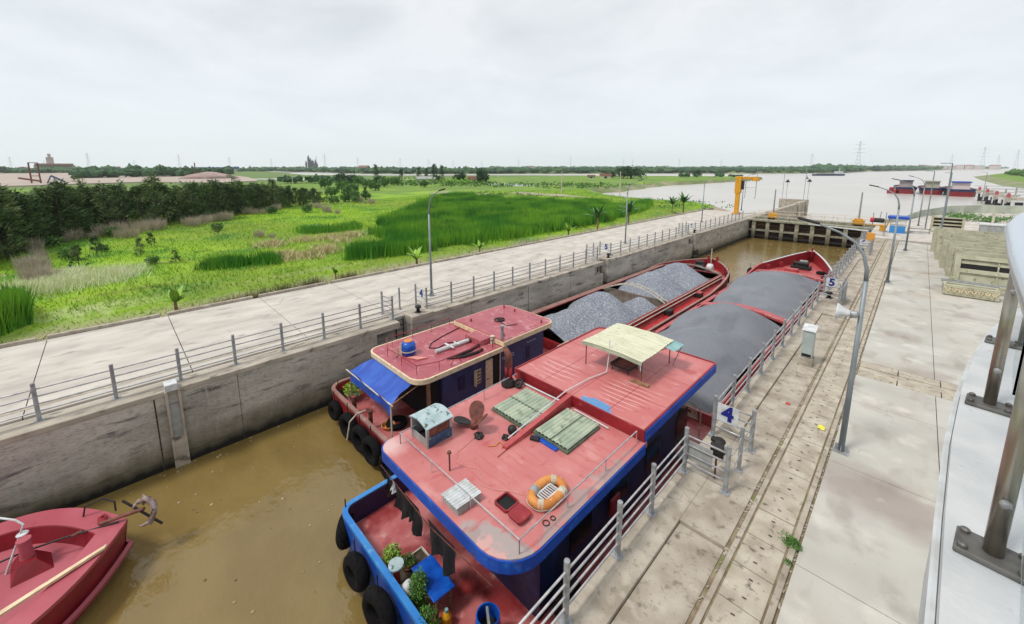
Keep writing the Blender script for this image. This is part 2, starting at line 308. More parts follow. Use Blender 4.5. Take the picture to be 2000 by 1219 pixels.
m_bluechip = M('chipped_blue_panel', C3(52,92,130), C3(36,62,92), 5, c3=C3(120,150,150), sc3=8, lo3=.6, hi3=.66, rough=.6)
m_grey = M('grey_panel', C3(170,172,170), C3(150,152,150), 3, rough=.6)
m_orange = M('life_ring_orange', C3(226,152,78), C3(206,130,60), 3, c3=C3(230,190,150), sc3=6, lo3=.62, hi3=.7, rough=.6)
m_panel = M('stop_log_paint', C3(192,190,164), C3(172,170,144), 1.4, c3=C3(134,120,96), sc3=4, lo3=.6, hi3=.72, rough=.7, coord='Position')
m_dark = M('dark_interior', C3(16,15,16), rough=.8)
m_glass_d = M('dark_window', C3(24,26,30), rough=.15)
m_steel = M('stainless', C3(186,178,166), C3(150,140,128), 5, rough=.3, metal=.75)
m_steeld = M('base_plate_steel', C3(130,128,124), C3(104,100,96), 14, rough=.5, metal=.5)
m_railw = M('handrail_steel', C3(214,222,234), rough=.22, metal=.7)
m_glass = bpy.data.materials.new('railing_glass'); m_glass.use_nodes = True
_b = m_glass.node_tree.nodes['Principled BSDF']; _b.inputs['Base Color'].default_value = (.80,.9,.85,1); _b.inputs['Roughness'].default_value = .02; _b.inputs['Transmission Weight'].default_value = 1; _b.inputs['IOR'].default_value = 1.08
m_leaf = M('leaf_green', C3(60,104,34), C3(88,136,40), 3, rough=.6)
m_leafb = M('banana_leaf', C3(46,92,38), C3(90,140,56), 1.5, rough=.5)
m_leafy = M('pale_banana_leaf', C3(150,190,60), C3(110,160,50), 1.5, rough=.5)
m_cas = M('casuarina_foliage', C3(48,84,40), C3(92,120,56), .5, .35, .65, rough=.8, coord='Position', c3=C3(124,138,84), sc3=1.2, lo3=.54, hi3=.68)
m_cas3 = M('casuarina_foliage_pale', C3(84,112,56), C3(128,142,88), .5, .35, .65, rough=.8, coord='Position', c3=C3(44,74,38), sc3=1.2, lo3=.52, hi3=.62)
m_cas2 = M('casuarina_foliage_olive', C3(58,84,40), C3(88,108,60), .5, .35, .65, rough=.8, coord='Position', c3=C3(36,66,34), sc3=1.4, lo3=.5, hi3=.6)
m_bark = M('bark', C3(92,78,64), C3(66,56,46), 6, rough=.9, bump=.4)
m_dry = M('dry_twigs', C3(206,190,174), C3(176,164,140), 3, rough=.9)
m_reed = M('reed_green', C3(70,142,16), C3(122,178,30), .13, .42, .58, c3=C3(28,92,14), sc3=.33, lo3=.52, hi3=.7, rough=.7, coord='Position')
m_straw = M('straw', C3(222,208,160), C3(190,174,124), 2, rough=.9)
m_tuft = M('grass_tuft', C3(132,178,18), C3(166,196,42), .09, .35, .65, c3=C3(92,152,20), sc3=.16, lo3=.5, hi3=.66, rough=.8, coord='Position')

overlay(m_blue, C3(96,70,66), patchf(3.5, .68, .72, (1,1,.6), .8, 8)); overlay(m_blue_lit, C3(120,96,90), patchf(4, .66, .7, amp=.8, det=8)); overlay(m_roofB, C3(120,56,60), patchf(3, .64, .7, amp=.6, det=7)); overlay(m_roofA, C3(150,92,84), patchf(7, .7, .76, amp=.7, det=7)); overlay(m_redd, C3(96,40,38), patchf(2.5, .62, .7, (1,1,.5), .7, 8)); overlay(m_red, C3(128,60,56), patchf(4, .66, .74, amp=.7, det=8)); overlay(m_cream, C3(150,110,80), patchf(6, .62, .7, amp=.7, det=7)); overlay(m_redC, C3(150,60,70), patchf(2.0, .66, .72, amp=.5, det=8))

overlay(m_tuft, C3(150,146,60), patchf(.35, .56, .68, (1,.35,1), .7, 6)); overlay(m_tuft, C3(72,128,24), patchf(.6, .58, .68, amp=.6)); overlay(m_tuft, C3(210,212,150), spot(-37.4, -1.6, .5, 1.2, 1.3, 1.6, .6, .7, .3))

overlay(m_sand, C3(150,152,156), patchf(.35, .52, .68, (1,.6,1), .6, 6)); overlay(m_sand, C3(96,100,108), patchf(.5, .56, .7, (1,.5,1), .5, 6))
HAZE = 0.00011
# ================= terrain, water =================
LAND = [
 [(-29.6,-600),(-29.6,88),(-27.5,93),(-19,93),(-19,90),(-5,90),(-5,-600)],
 [(-29,-600),(-29,92),(-27,100),(-33,112),(-42,121),(-54,118),(-70,124),(-86,138),(-98,154),(-99,168),(-104,200),(-112,250),(-108,300),(-104,350),(-106,440),(-150,455),(-230,400),(-330,335),(-430,225),(-520,180),(-1400,330),(-1600,-600)],
 [(-2500,-300),(-2200,420),(-700,330),(-600,395),(-470,560),(-330,745),(-190,860),(-120,1000),(-110,1400),(10,2000),(90,2600),(400,4200),(-2500,4200)],
 [(44,745),(38,560),(36,400),(40,352),(70,300),(400,280),(900,700),(900,2400),(180,1500),(80,1000)],
 [(-5,-600),(-5,88),(0,95),(2,108),(8,122),(16,130),(60,132),(60,250),(300,260),(300,-600)]]
def seg_dist(px, py, poly):
    d = np.full(px.shape, 1e9); ins = np.zeros(px.shape, bool); n = len(poly)
    for i in range(n):
        ax, ay = poly[i]; bx, by = poly[(i+1) % n]; ex, ey = bx-ax, by-ay
        t = np.clip(((px-ax)*ex+(py-ay)*ey)/(ex*ex+ey*ey+1e-9), 0, 1)
        d = np.minimum(d, np.hypot(px-ax-t*ex, py-ay-t*ey))
        c = ((ay > py) != (by > py)) & (px < (bx-ax)*(py-ay)/((by-ay) if by != ay else 1e-9)+ax); ins ^= c
    return np.where(ins, d, -d)
def vnoise(x, y, s, seed=0):
    x = x/s; y = y/s; xi = np.floor(x).astype(int); yi = np.floor(y).astype(int); fx = x-xi; fy = y-yi
    h = lambda a, b: ((np.sin(a*127.1+b*311.7+seed*74.7)*43758.5453) % 1.0)
    fx = fx*fx*(3-2*fx); fy = fy*fy*(3-2*fy)
    return (h(xi,yi)*(1-fx)+h(xi+1,yi)*fx)*(1-fy)+(h(xi,yi+1)*(1-fx)+h(xi+1,yi+1)*fx)*fy
def land_h(x, y):
    best = np.full(x.shape, -6.5)
    for i, p in enumerate(LAND):
        d = seg_dist(x, y, p)+(vnoise(x, y, 9, i)-.5)*(5 if i == 1 else 0)*np.clip((y-95)/20, 0, 1)
        top = [-.4, -.45, 1.2, .5, -.5][i]; slope = [.9, .33, .3, .2, .9][i]
        best = np.maximum(best, np.minimum(top, -4.0+d*np.where((i == 1) & (y > 260), 3., slope)+(1.1 if i != 0 else 0)))
    n = (vnoise(x, y, 7)-.5)*.16+(vnoise(x, y, 2.3, 3)-.5)*.07
    return best+np.where((best > -1) & (x < -33), n, 0)
def axis(marks):
    r = []
    for a, b, s in marks: r += list(np.arange(a, b, s))
    return np.array(r+[marks[-1][1]])
gx = axis([(-2990,-1000,100),(-1000,-500,25),(-500,-130,6),(-130,-60,1.8),(-60,-20,1.2),(-20,80,4),(80,400,20),(400,1190,79)])
gy = axis([(-890,-300,59),(-300,-60,20),(-60,10,1.8),(10,100,1.6),(100,200,2.2),(200,480,5),(480,1100,14),(1100,2600,60),(2600,4390,179)])
GX, GY = np.meshgrid(gx, gy, indexing='ij'); GZ = land_h(GX, GY)
inlock = (GX > -30.6) & (GY < 92.4) & (GX < 60); GZ = np.where(inlock, -6.5, GZ)
me = bpy.data.meshes.new('ground'); nx, ny = GX.shape
me.vertices.add(nx*ny); me.vertices.foreach_set('co', np.stack([GX, GY, GZ], -1).ravel())
ii = (np.arange(nx-1)[:,None]*ny+np.arange(ny-1)[None,:]).ravel(); q = np.stack([ii, ii+ny, ii+ny+1, ii+1], 1).ravel()
me.loops.add(len(q)); me.loops.foreach_set('vertex_index', q); me.polygons.add(len(ii)); me.polygons.foreach_set('loop_start', np.arange(len(ii))*4)
me.update(calc_edges=True); me.validate()
ground = bpy.data.objects.new('ground', me); COL.objects.link(ground); ground['kind'] = 'structure'
m_ground = M('marsh_ground', C3(128,176,22), C3(158,190,34), .09, .35, .65, c3=C3(84,142,24), sc3=.16, lo3=.5, hi3=.66, rough=.95, bump=.9, bsc=1.6, coord='Position', detail=9, bdist=.35)
overlay(m_ground, C3(176,176,110), patchf(.5, .6, .74, (1,1,1), .7, 8)); overlay(m_ground, C3(104,110,50), patchf(1.5, .62, .72, (1,.5,1), .7, 8))
overlay(m_ground, C3(214,216,170), spot(-37.4, -1.6, .6, 1.4, 1.4, 1.6, .7, .7, .3)); overlay(m_ground, C3(196,196,140), spot(-37.4, 12.0, 0.6, .8, .7, 1.5, .8, 1.2, .14))
overlay(m_ground, C3(120,112,44), spot(-41, 1.5, .35, .3, .5, 1.2, .8, .8, .12)); overlay(m_ground, C3(190,178,160), spot(-110, 88, 8, 5, 5, .2, .9, .5, .9))
overlay(m_ground, C3(150,118,80), spot(-130, 170, 9, 6, 8, .12, .9, .35, 1)); overlay(m_ground, C3(120,140,60), patchf(.03, .45, .6, amp=.6))
overlay(m_ground, C3(178,160,144), zband(-1.15, -.62, .3, .3, 1, (1,1,1)))
def far_(n, l):
    g = n.new('ShaderNodeNewGeometry'); ln = n.new('ShaderNodeVectorMath'); ln.operation = 'LENGTH'; l(g.outputs['Position'], ln.inputs[0]); r = n.new('ShaderNodeMapRange'); r.inputs[1].default_value = 118; r.inputs[2].default_value = 190; r.inputs[4].default_value = .8; l(ln.outputs['Value'], r.inputs[0])
    nz = n.new('ShaderNodeTexNoise'); nz.inputs['Scale'].default_value = .06; nz.inputs['Detail'].default_value = 6; l(g.outputs['Position'], nz.inputs['Vector']); m2 = n.new('ShaderNodeMapRange'); m2.inputs[1].default_value = .35; m2.inputs[2].default_value = .55; m2.inputs[3].default_value = .35; l(nz.outputs[0], m2.inputs[0]); mm = n.new('ShaderNodeMath'); mm.operation = 'MULTIPLY'; l(r.outputs[0], mm.inputs[0]); l(m2.outputs[0], mm.inputs[1]); return mm.outputs[0]
def far_dry(n, l):
    g = n.new('ShaderNodeNewGeometry'); s = n.new('ShaderNodeSeparateXYZ'); l(g.outputs['Position'], s.inputs[0]); r = n.new('ShaderNodeMapRange'); r.inputs[1].default_value = -240; r.inputs[2].default_value = -300; l(s.outputs[0], r.inputs[0]); return r.outputs[0]
overlay(m_ground, C3(112,128,80), far_dry)
overlay(m_ground, C3(104,132,58), lambda n, l: far_(n, l))
me.materials.append(m_ground)
sc_m = MB(); rsc = random.Random(8)
def sheet(name, poly, z, mat, th=.25):
    return structure(name, MB().prism(poly, z-th, z), mat)
m_yard = M('pinkish_sand', C3(192,176,164), C3(172,156,144), .03, .3, .7, rough=.95, coord='Position')
sheet('sand_yard', [(-290,-110),(-300,-30),(-330,20),(-285,45),(-300,70),(-420,90),(-760,118),(-900,-20),(-900,-140)], .1, m_yard, .8)
m_water = M('muddy_water', C3(143,121,70,.78), C3(133,111,62,.78), .35, .4, .6, rough=.035, spec=.65, bump=.75, bsc=1.5, coord='Position', detail=2, st=(1,1.5,1), bdist=.06)
m_river = M('river_water', C3(192,186,176,.86), C3(200,194,186,.86), .02, .4, .6, rough=.28, spec=.6, bump=.5, bsc=.6, coord='Position', detail=3, bdist=.12)
structure('lock_water', MB().prism([(-20.4,-60),(-3.6,-60),(-3.6,77.6),(-20.4,77.6)], -3.6, -3.3), m_water)
structure('river', MB().add([(-2990,77.9,-2.85),(1190,77.9,-2.85),(1190,4390,-2.85),(-2990,4390,-2.85)], [(0,1,2,3)]), m_river)
m_pond = M('pond_water', C3(190,190,184), C3(204,202,196), .02, rough=.2)
for poly in ([(-372,68),(-362,108),(-310,128),(-300,112)], [(-300,138),(-266,138),(-262,165),(-296,162)], [(-170,146),(-138,140),(-128,148),(-160,160)]):
    sheet('pond', poly, -.28, m_pond, .3)
sheet('dirt_path', [(-104,101),(-84,100),(-70,104),(-84,108),(-104,109)], -.34, m_yard, .3)
# ================= left quay =================
XL, XR, XRL, XRR = -20.0, -4.0, -20.67, -3.87
BAYS = [10.9, 32.0, 53.1]
mb = MB()
def wallseg(y0, y1, z0, z1, x0=-21.3, x1=XL): mb.box(x0, x1, y0, y1, z0, z1)
prev = -60
for b in BAYS+[74.4]:
    if b == 74.4: wallseg(prev, 90, -6, -.22); break
    n0 = b-1.35                       # niche left of the ladder slot
    wallseg(prev, n0, -6, -.22); wallseg(n0, b+.05, -.36, -.22); wallseg(n0, b+.05, -6, -1.15); wallseg(n0, b+.05, -1.15, -.36, -21.3, -20.75)
    wallseg(b+.05, b+.85, -6, -.02, -21.3, -20.8)                       # back of the ladder slot
    wallseg(b+.85, b+2.3, -2.2, -.22); wallseg(b+.85, b+2.3, -6, -2.95); wallseg(b+.85, b+2.3, -2.95, -2.2, -21.3, -20.7)
    prev = b+2.3
for yj in (1.35,):
    pass
wl = T('lock_wall', 'long streaked grey concrete lock wall on the far side of the chamber, green at the waterline', 'wall', (-20.6,30,0))
P(wl, 'wall_face', mb, m_wall)
cp = MB(); prev = -60
for b in BAYS+[90]:
    if b == 90: cp.box(-21.0, XL+.02, prev, 90, -.22, 0); break
    cp.box(-21.0, XL+.02, prev, b+.05, -.22, 0); cp.box(-21.3, XL+.04, b+.85, b+2.35, -.22, .06); prev = b+2.35
P(wl, 'coping', cp, m_cope, bevel=.03)
jt = MB()
for y in [21.7, 42.5, 63.6, 0.35, -9, 3.1, 16.2, 27, 37.6, 48, 58.6]: jt.box(XL-.05, XL+.004, y, y+(.05 if y in (21.7,42.5,63.6,.35,-9) else .02), -3.6, -.22)
P(wl, 'joint', jt, m_joint)
g = T('water_level_gauge', 'tall pale gauge channel with white cap box fixed on the far lock wall', 'gauge', (-19.95,.95,0))
P(g, 'cap', MB().box(-20.3,-19.82,.72,1.12,-.02,.28), m_white, bevel=.03)
P(g, 'plate', MB().box(-19.99,-19.9,.78,1.1,-2.0,-.6), m_grey); P(g, 'frame', MB().box(-19.99,-19.84,.7,.78,-3.6,-.02).box(-19.99,-19.84,1.1,1.18,-3.6,-.02).box(-19.99,-19.86,.78,1.1,-3.6,-2.0), m_cope)
# ladders in slots
for i, b in enumerate(BAYS):
    for side in (0, 1):
        x = -20.72 if side == 0 else -3.3
        if side == 1 and i == 2: continue
        lm = MB(); lm.path([(x,b+.2,-3.4),(x,b+.2,-.1)], .03, 6).path([(x,b+.68,-3.4),(x,b+.68,-.1)], .03, 6)
        for k in range(11): lm.path([(x,b+.2,-3.2+k*.3),(x,b+.68,-3.2+k*.3)], .018, 5)
        single('ladder', lm, m_black, ['steel ladder sunk in the slot beside the far number %s','steel ladder sunk in the slot beside the near number %s'][side] % '456'[i], 'ladder', 'ladders in the lock wall slots', loc=(x,b+.45,-.1))
def slab_row(mb, x0, x1, ys, z0, z1, gap=.02):
    for a, b in zip(ys[:-1], ys[1:]): mb.box(x0, x1, a+gap/2, b-gap/2, z0, z1)
ap = MB(); ysL = [-60+4.75*i for i in range(33)]
slab_row(ap, -30.6, -21.32, [y for y in ysL if y < 92], -.3, -.015, .035)
ap.box(-21.3, -21.02, -60, 88, -.3, -.1)
structure('left_quay_paving', ap, m_conc_l)
structure('quay_base', MB().box(-30.6,-21.32,-60,89,-1.2,-.32).box(-3.3,60,-60,88,-6,-.32), m_joint)
structure('quay_drain', MB().box(-22.25,-21.95,-60,88,-.014,-.006), m_conc_e)
kb = MB(); y = -60
while y < 92:
    L_ = 4.4; xo = random.uniform(-.03,.03); kb.obox((-30.75+xo, y+L_/2, -.05), (.22, L_, .42), random.uniform(-.004,.004)); y += 4.75
structure('kerb', kb, m_conc_e, bevel=.03)
# ================= right quay =================
rp = MB(); ysR = [-10,-4,.6,5.2,9.86,14.45,19.0,21.6]; ysR2 = [23.4,27.85,32,36.6,42.4,47,51.6,56.2,60.8,65.6]
for ys in (ysR, ysR2): slab_row(rp, -.98, 1.35, ys, -.3, 0); slab_row(rp, 1.37, 7, ys, -.3, 0); slab_row(rp, 7.02, 22, ys, -.3, 0)
structure('right_quay_paving', rp, m_conc_r)
fa = MB().box(-3.9, 60, 66.2, 88, -.3, .14); fa.prism([(-3.9,88),(0,93),(1.5,104),(5.5,114),(11,120),(60,122),(60,88)], -.3, .13)
structure('far_quay_paving', fa, m_conc_l)
dr = MB(); 
for k in range(16):
    for y0 in (21.62, 22.75): dr.box(-.96+k*1.25, -.96+k*1.25+1.22, y0, y0+.62, -.2, .004)
dr.box(-.96, 19, 22.26, 22.73, -.2, -.03)
structure('cross_drain_covers', dr, m_conc_s, bevel=.012)
ch = MB(); y = -8.
while y < 66:
    L_ = 1.0; dz = random.uniform(-.012,.006); ch.box(-1.98, -1.2, y+.012, y+L_-.012, -.2, dz); y += L_
structure('cable_trench_covers', ch, m_conc_s, bevel=.015)
hs = MB(); y = -8.
while y < 66:
    for yy in (.25,.75): hs.obox((-1.59+random.uniform(-.04,.04), y+yy, .008), (.075,.03,.004), random.uniform(-.3,.3))
    y += 1
structure('lifting_slots', hs, m_joint)
ed = MB().box(-4.0,-3.28,-60,66.2,-.25,0)
rec = []
prev = -60.
for a, b in ((-30.,9.2),(13.9,29.7),(36.0,50.6),(57,64)):
    ed.box(-3.28,-2.22,prev,a,-.25,-.002); rec.append((a,b)); prev = b
ed.box(-3.28,-2.22,prev,66.2,-.25,-.002); ed.box(-1.16,-1.04,-60,66.2,-.2,.02); ed.box(-2.13,-2.02,-60,66.2,-.2,.01)
structure('lock_edge_paving', ed, m_conc_e, bevel=.015)
re_ = MB()
for a, b in rec: re_.box(-3.26,-2.24,a+.02,b-.02,-.3,-.09)
structure('sunken_strip', re_, m_conc_e)
rw = MB(); prev = -60
for b in BAYS+[88]:
    if b == 88: rw.box(XR,-3.2,prev,88,-6,-.26); break
    rw.box(XR,-3.2,prev,b+.12,-6,-.26); rw.box(-3.3,-3.18,b+.12,b+.8,-6,-.26); prev = b+.8
single('lock_wall', rw, m_wall, 'near side concrete lock wall right beneath the grey barge railing', 'wall', loc=(-3.6,30,0))
rk = MB()
for x in (-2.175, -1.02):
    for k in range(260): rk.obox((x+random.uniform(-.02,.02), random.uniform(-4,60), -.035), (random.uniform(.02,.05), random.uniform(.03,.12), random.uniform(.02,.04)), random.uniform(0,3))
structure('gutter_rubble', rk, m_conc_e); structure('gutter_dirt', MB().box(-2.22,-2.13,-60,66,-.2,-.045).box(-2.03,-1.97,-60,66,-.2,-.03).box(-1.21,-1.15,-60,66,-.2,-.03).box(-1.05,-.97,-60,66,-.2,-.05), M('gutter_dirt', C3(128,110,88), C3(156,142,114), 3, c3=C3(124,126,80), sc3=2, lo3=.56, hi3=.64, rough=.95, bump=.6, coord='Position'))
# weeds growing in the joint
def leafclump(mb, c, n, rad, hgt, lw, ll, rng=random):
    for _ in range(n):
        a = rng.uniform(0,6.28); r_ = rad*math.sqrt(rng.random()); p = Vector((c[0]+r_*math.cos(a), c[1]+r_*math.sin(a), c[2]+rng.random()*hgt*(1-r_/rad*.5)))
        d = Vector((rng.uniform(-1,1), rng.uniform(-1,1), rng.uniform(-.3,1))).normalized(); s_ = d.orthogonal().normalized()*lw*rng.uniform(.6,1.3); l_ = ll*rng.uniform(.6,1.3)
        mb.add([p-s_*.4, p+d*l_*.5-s_, p+d*l_, p+d*l_*.5+s_], [(0,1,2,3)])
wd = MB(); leafclump(wd, (-1.12,10.35,0), 300, .17, .12, .013, .055); leafclump(wd, (-1.25,10.45,0), 90, .2, .08, .011, .05); wd2 = MB(); leafclump(wd2, (-1.1,9.75,0), 90, .08, .06, .012, .05); single('weed', wd2, m_leaf, 'tiny green weed just below the larger weed tuft in the joint', 'weed', loc=(-1.1,9.75,0), normals=False)
single('weed', wd, m_leaf, 'green weed tuft growing in the joint of the trench covers', 'weed', loc=(-1.2,10.3,0), normals=False)
pp = MB().grid(5, 5, lambda u, v: (-1.5+u*.2, 16.0+v*.28, .02+.02*math.sin(u*7+v*5)))
single('paper_scrap', pp, M('yellow_paper', C3(232,226,90), rough=.8), 'crumpled yellow paper lying on the trench covers', 'litter', loc=(-1.4,16.1,0), normals=False)
pr_ = MB().grid(4, 4, lambda u, v: (-2.62+u*.14, 17.1+v*.14, -.06+.02*math.sin(u*6+v*4)))
single('plastic_scrap', pr_, M('red_plastic', C3(214,60,60), rough=.5), 'small red plastic scrap on the sunken strip', 'litter', loc=(-2.6,17.1,-.08), normals=False)
sp_ = MB().box(2.9,3.1,0,.01,0,.01)
# ================= railings, signs, bollards =================
def railing(pts, posts, label, zs=(.33,.6,.88,1.15), group='steel railings along the lock edges'):
    c = posts[len(posts)//2]; t = T('railing', label, 'railing', (c[0], c[1], 0), group)
    for x, y in posts:
        P(t, 'post', MB().lathe((x,y,0), ([(.24,-.01),(.22,.06),(.12,.12)] if x > -5 and 34 < y < 53 else [])+[(.11,0),(.11,.012),(.062,.014),(.062,1.36),(.058,1.38)], 10).box(x-.12,x+.12,y-.12,y+.12,0,.012), m_galv)
    for z in zs: P(t, 'rail', MB().path([(x,y,z) for x,y in pts], .028, 7), m_rail, smooth=True)
    return t
spots_txt = ['before the number four bay', 'between the number four and five bays', 'between the number five and six bays', 'beyond the number six bay']
for side, (x, xi, nm) in enumerate(((XRR, -2.76, 'near'), (XRL, -21.9, 'far'))):
    st = -14.0 if side == 0 else -16.0
    edges = [st]+[v for b in BAYS for v in (b, b+2.3)]+[67.5 if side == 0 else 76]
    for k in range(4):
        a, b = edges[2*k], edges[2*k+1]; n = max(1, round((b-a)/1.96)); ys = [a+(b-a)*i/n for i in range(n+1)]
        if side == 0 and k == 0: ys = [-8,-5.4,-2.9,-.5,1.5,3.4,5.33,7.25,8.87,10.9]
        posts = [(x, y) for y in ys]; pts = [(x, ys[0]), (x, ys[-1])]
        if k > 0: pts = [(xi, a)]+pts; posts = [(xi, a)]+posts
        if k < 3: pts = pts+[(xi, b)]; posts = posts+[(xi, b)]
        railing(pts, posts, '%s side grey pipe railing %s' % (nm, spots_txt[k]))
def text_mesh(s, size, depth, offset=0):
    cu = bpy.data.curves.new('txt', 'FONT'); cu.body = s; cu.size = size; cu.extrude = depth; cu.offset = offset; cu.align_x = 'CENTER'; cu.align_y = 'CENTER'
    o = bpy.data.objects.new('txt', cu); COL.objects.link(o); bpy.context.view_layer.update()
    me_ = bpy.data.meshes.new_from_object(o.evaluated_get(bpy.context.evaluated_depsgraph_get())); bpy.data.objects.remove(o); return me_
def put_text(parent, name, s, size, depth, offset, loc, rot, mat):
    me_ = text_mesh(s, size, depth, offset); me_.materials.clear(); me_.materials.append(mat)
    po_ = Vector((0,0,0)); q_ = parent
    while q_ is not None: po_ += q_.location; q_ = q_.parent
    me_.transform(Matrix.Translation(Vector(loc)-po_) @ Matrix(rot).to_4x4())
    o = bpy.data.objects.new(name, me_); COL.objects.link(o); o.parent = parent; return o
FACE_MY = ((1,0,0),(0,0,-1),(0,1,0))      # text facing -y
FACE_PX = ((0,0,1),(1,0,0),(0,1,0))       # text facing +x
for i, b in enumerate(BAYS):
    for side in (0, 1):
        x0 = -3.78 if side == 0 else -21.45; wd_ = .62; z0, z1 = .62, 1.22
        yb = b+2.3-.05
        t = T('number_sign', ('white sign with blue number %s on the %s side railing') % ('456'[i], 'near' if side == 0 else 'far'), 'sign', (x0+wd_/2, yb, z0), 'numbered signs along the lock')
        P(t, 'plate', MB().box(x0, x0+wd_, yb-.012, yb, z0, z1), m_white)
        put_text(t, 'digit', '456'[i], .68, .003, .026, (x0+wd_/2, yb-.018, (z0+z1)/2), FACE_MY, m_digit)
        # bollard
        bx = -3.45 if side == 0 else -20.45; by = b+1.55
        t = T('bollard', 'black iron mooring bollard at the %s side number %s bay' % ('near' if side == 0 else 'far', '456'[i]), 'bollard', (bx,by,0), 'mooring bollards')
        hb = .06 if side else 0.0
        P(t, 'base', MB().lathe((bx,by,hb), [(.2,0),(.2,.03),(.12,.05),(.12,.06)], 12), m_black); P(t, 'head', MB().lathe((bx,by,hb), [(.11,.05),(.1,.25),(.17,.32),(.19,.38),(.15,.42),(.02,.44)], 14).obox((bx+(.12 if side else -.12),by,hb+.36),(.2,.16,.1)), m_black, smooth=True)
        # chain or small inner post
        ix = -2.76 if side == 0 else -21.9
        c_ = MB(); yc = [b, b+1.15, b+2.3]
        for a0, a1 in zip(yc[:-1], yc[1:]):
            for z in (1.1, .6): c_.path([(ix, a0+(a1-a0)*k/6, z-.22*math.sin(math.pi*k/6)) for k in range(7)], .012, 5)
        t = T('chain_barrier', 'slack chain and post closing the %s side number %s bay' % ('near' if side == 0 else 'far', '456'[i]), 'chain', (ix, b+1.15, 0), 'chain barriers behind the bays')
        P(t, 'chain', c_, m_galv); P(t, 'post', MB().lathe((ix,b+1.15,0), [(.12,0),(.12,.015),(.055,.02),(.055,1.38)], 10), m_galv)
# boards tied to the near railing beside bay four
single('board', MB().box(-3.8,-3.16,10.93,10.95,.42,1.0), m_grey, 'blank grey board tied to the near railing return by the number four bay', 'board', loc=(-3.5,10.94,.42))
t = T('buoy_hook', 'black lamp box on a thin stand in the near number four bay', 'box', (-3.15,11.25,0))
P(t, 'stand', MB().path([(-3.15,11.25,0),(-3.15,11.25,.7)], .03, 6), m_rust); P(t, 'housing', MB().obox((-3.15,11.25,.85),(.34,.26,.34), .3), m_black, bevel=.03)
t = T('control_cabinet', 'grey metal control cabinet with sloped white top on the sunken strip', 'cabinet', (-2.72,21.5,0))
P(t, 'base', MB().box(-2.96,-2.46,21.2,21.75,-.1,.28), m_conc_e); P(t, 'housing', MB().add([(-2.92,21.25,.3),(-2.5,21.25,.3),(-2.5,21.7,.3),(-2.92,21.7,.3),(-2.92,21.25,1.5),(-2.5,21.25,1.5),(-2.5,21.7,1.66),(-2.92,21.7,1.66)], [(0,3,2,1),(4,5,6,7),(0,1,5,4),(1,2,6,5),(2,3,7,6),(3,0,4,7)]), M('cabinet_grey', C3(176,188,184), C3(160,172,170), 2, rough=.5), bevel=.02)
P(t, 'vent', MB().box(-2.88,-2.54,21.238,21.246,.34,.46), m_dark); P(t, 'lid', MB().obox((-2.71,21.46,1.62),(.5,.55,.04), 0, .33), m_white, bevel=.01)
t = T('gate_leaf_plate', 'grey sheet steel screen standing behind the near number five bay', 'screen', (-2.5,32.9,0)); P(t, 'sheet', MB().box(-2.66,-2.63,32.2,33.9,.02,1.2), m_lamp); P(t, 'frame', MB().path([(-2.645,32.2,0),(-2.645,32.2,1.25),(-2.645,33.9,1.25),(-2.645,33.9,0)], .035, 6), m_galv)
# ================= street lamps =================
def lamp(side, H=7.1, arm=1.3):
    s = side; t = T('street_lamp', 'lamp', 'street lamp', (0,0,0))
    pts = [(0,0,0),(0,0,H-1.5),(s*.02,0,H-1.15),(s*.12,0,H-.75),(s*.35,0,H-.38),(s*.75,0,H-.12),(s*arm,0,H+.1)]
    P(t, 'pole', MB().path(pts[:2], [.085,.06], 12), m_lamp, smooth=True)
    P(t, 'arm', MB().path(pts[1:], [.06,.05,.045,.04,.035,.03], 8), m_lamp, smooth=True)
    P(t, 'lamp_head', MB().obox((s*(arm+.26),0,H+.17),(.6,.16,.08), 0, 0, -s*.22), m_black, bevel=.03)
    P(t, 'base_plate', MB().box(-.2,.2,-.2,.2,0,.02).box(-.012,.012,-.16,.16,.02,.22).box(-.16,.16,-.012,.012,.02,.22), m_galv)
    return t
pr = lamp(-1); pl = lamp(1)
rl = [((-.78,15.2,0),'tall curved grey lamp post nearest the camera on the near quay',1,.97), ((-.9,41.3,0),'curved lamp post on the near quay beyond the loudspeaker pole',1,1), ((-.3,58.7,0),'third curved lamp post of the near quay row',1,1.02), ((.5,84,.1),'curved lamp post on the near quay past the blue kiosk',1,1)]
for i, (lc, lb, u, sc_) in enumerate(rl): place(pr, i > 0, lc, 0, sc_, lb, 'curved street lamps on the quays')
ll_ = [((-22.79,14.98,0),'curved lamp post on the far quay beside the number four sign'),((-23.33,41.81,0),'curved lamp post on the far quay between number five and six'),((-24.2,67.4,0),'curved lamp post on the far quay short of the yellow crane'),((-25.1,91,0),'thin lamp post on the far quay end past the yellow crane')]
for i, (lc, lb) in enumerate(ll_): place(pl, i > 0, lc, 0, 1.0, lb, 'curved street lamps on the quays')
t = T('loudspeaker', 'white horn loudspeaker fixed to the nearest lamp post', 'loudspeaker', (-.8,15.15,4.35))
P(t, 'horn', MB().lathe((-1.33,15.1,4.42), [(.24,0),(.23,.04),(.15,.14),(.1,.26),(.08,.34)], 18, 'X'), m_white, smooth=True); P(t, 'driver', MB().lathe((-1.02,15.1,4.42), [(.08,0),(.1,.03),(.1,.16),(.05,.2)], 12, 'X'), m_galv); P(t, 'bracket', MB().path([(-.86,15.15,4.35),(-1.0,15.1,4.3),(-1.05,15.1,4.2),(-1.12,15.1,4.25)], .02, 6), m_galv)
def straight_lamp(): 
    t = T('mast_lamp', 'x', 'street lamp', (0,0,0)); P(t, 'pole', MB().path([(0,0,0),(0,0,8)], [.08,.05], 8), m_lamp); P(t, 'lamp_head', MB().obox((-.45,0,8.05),(.9,.22,.08)), m_galv); return t
sl = straight_lamp()
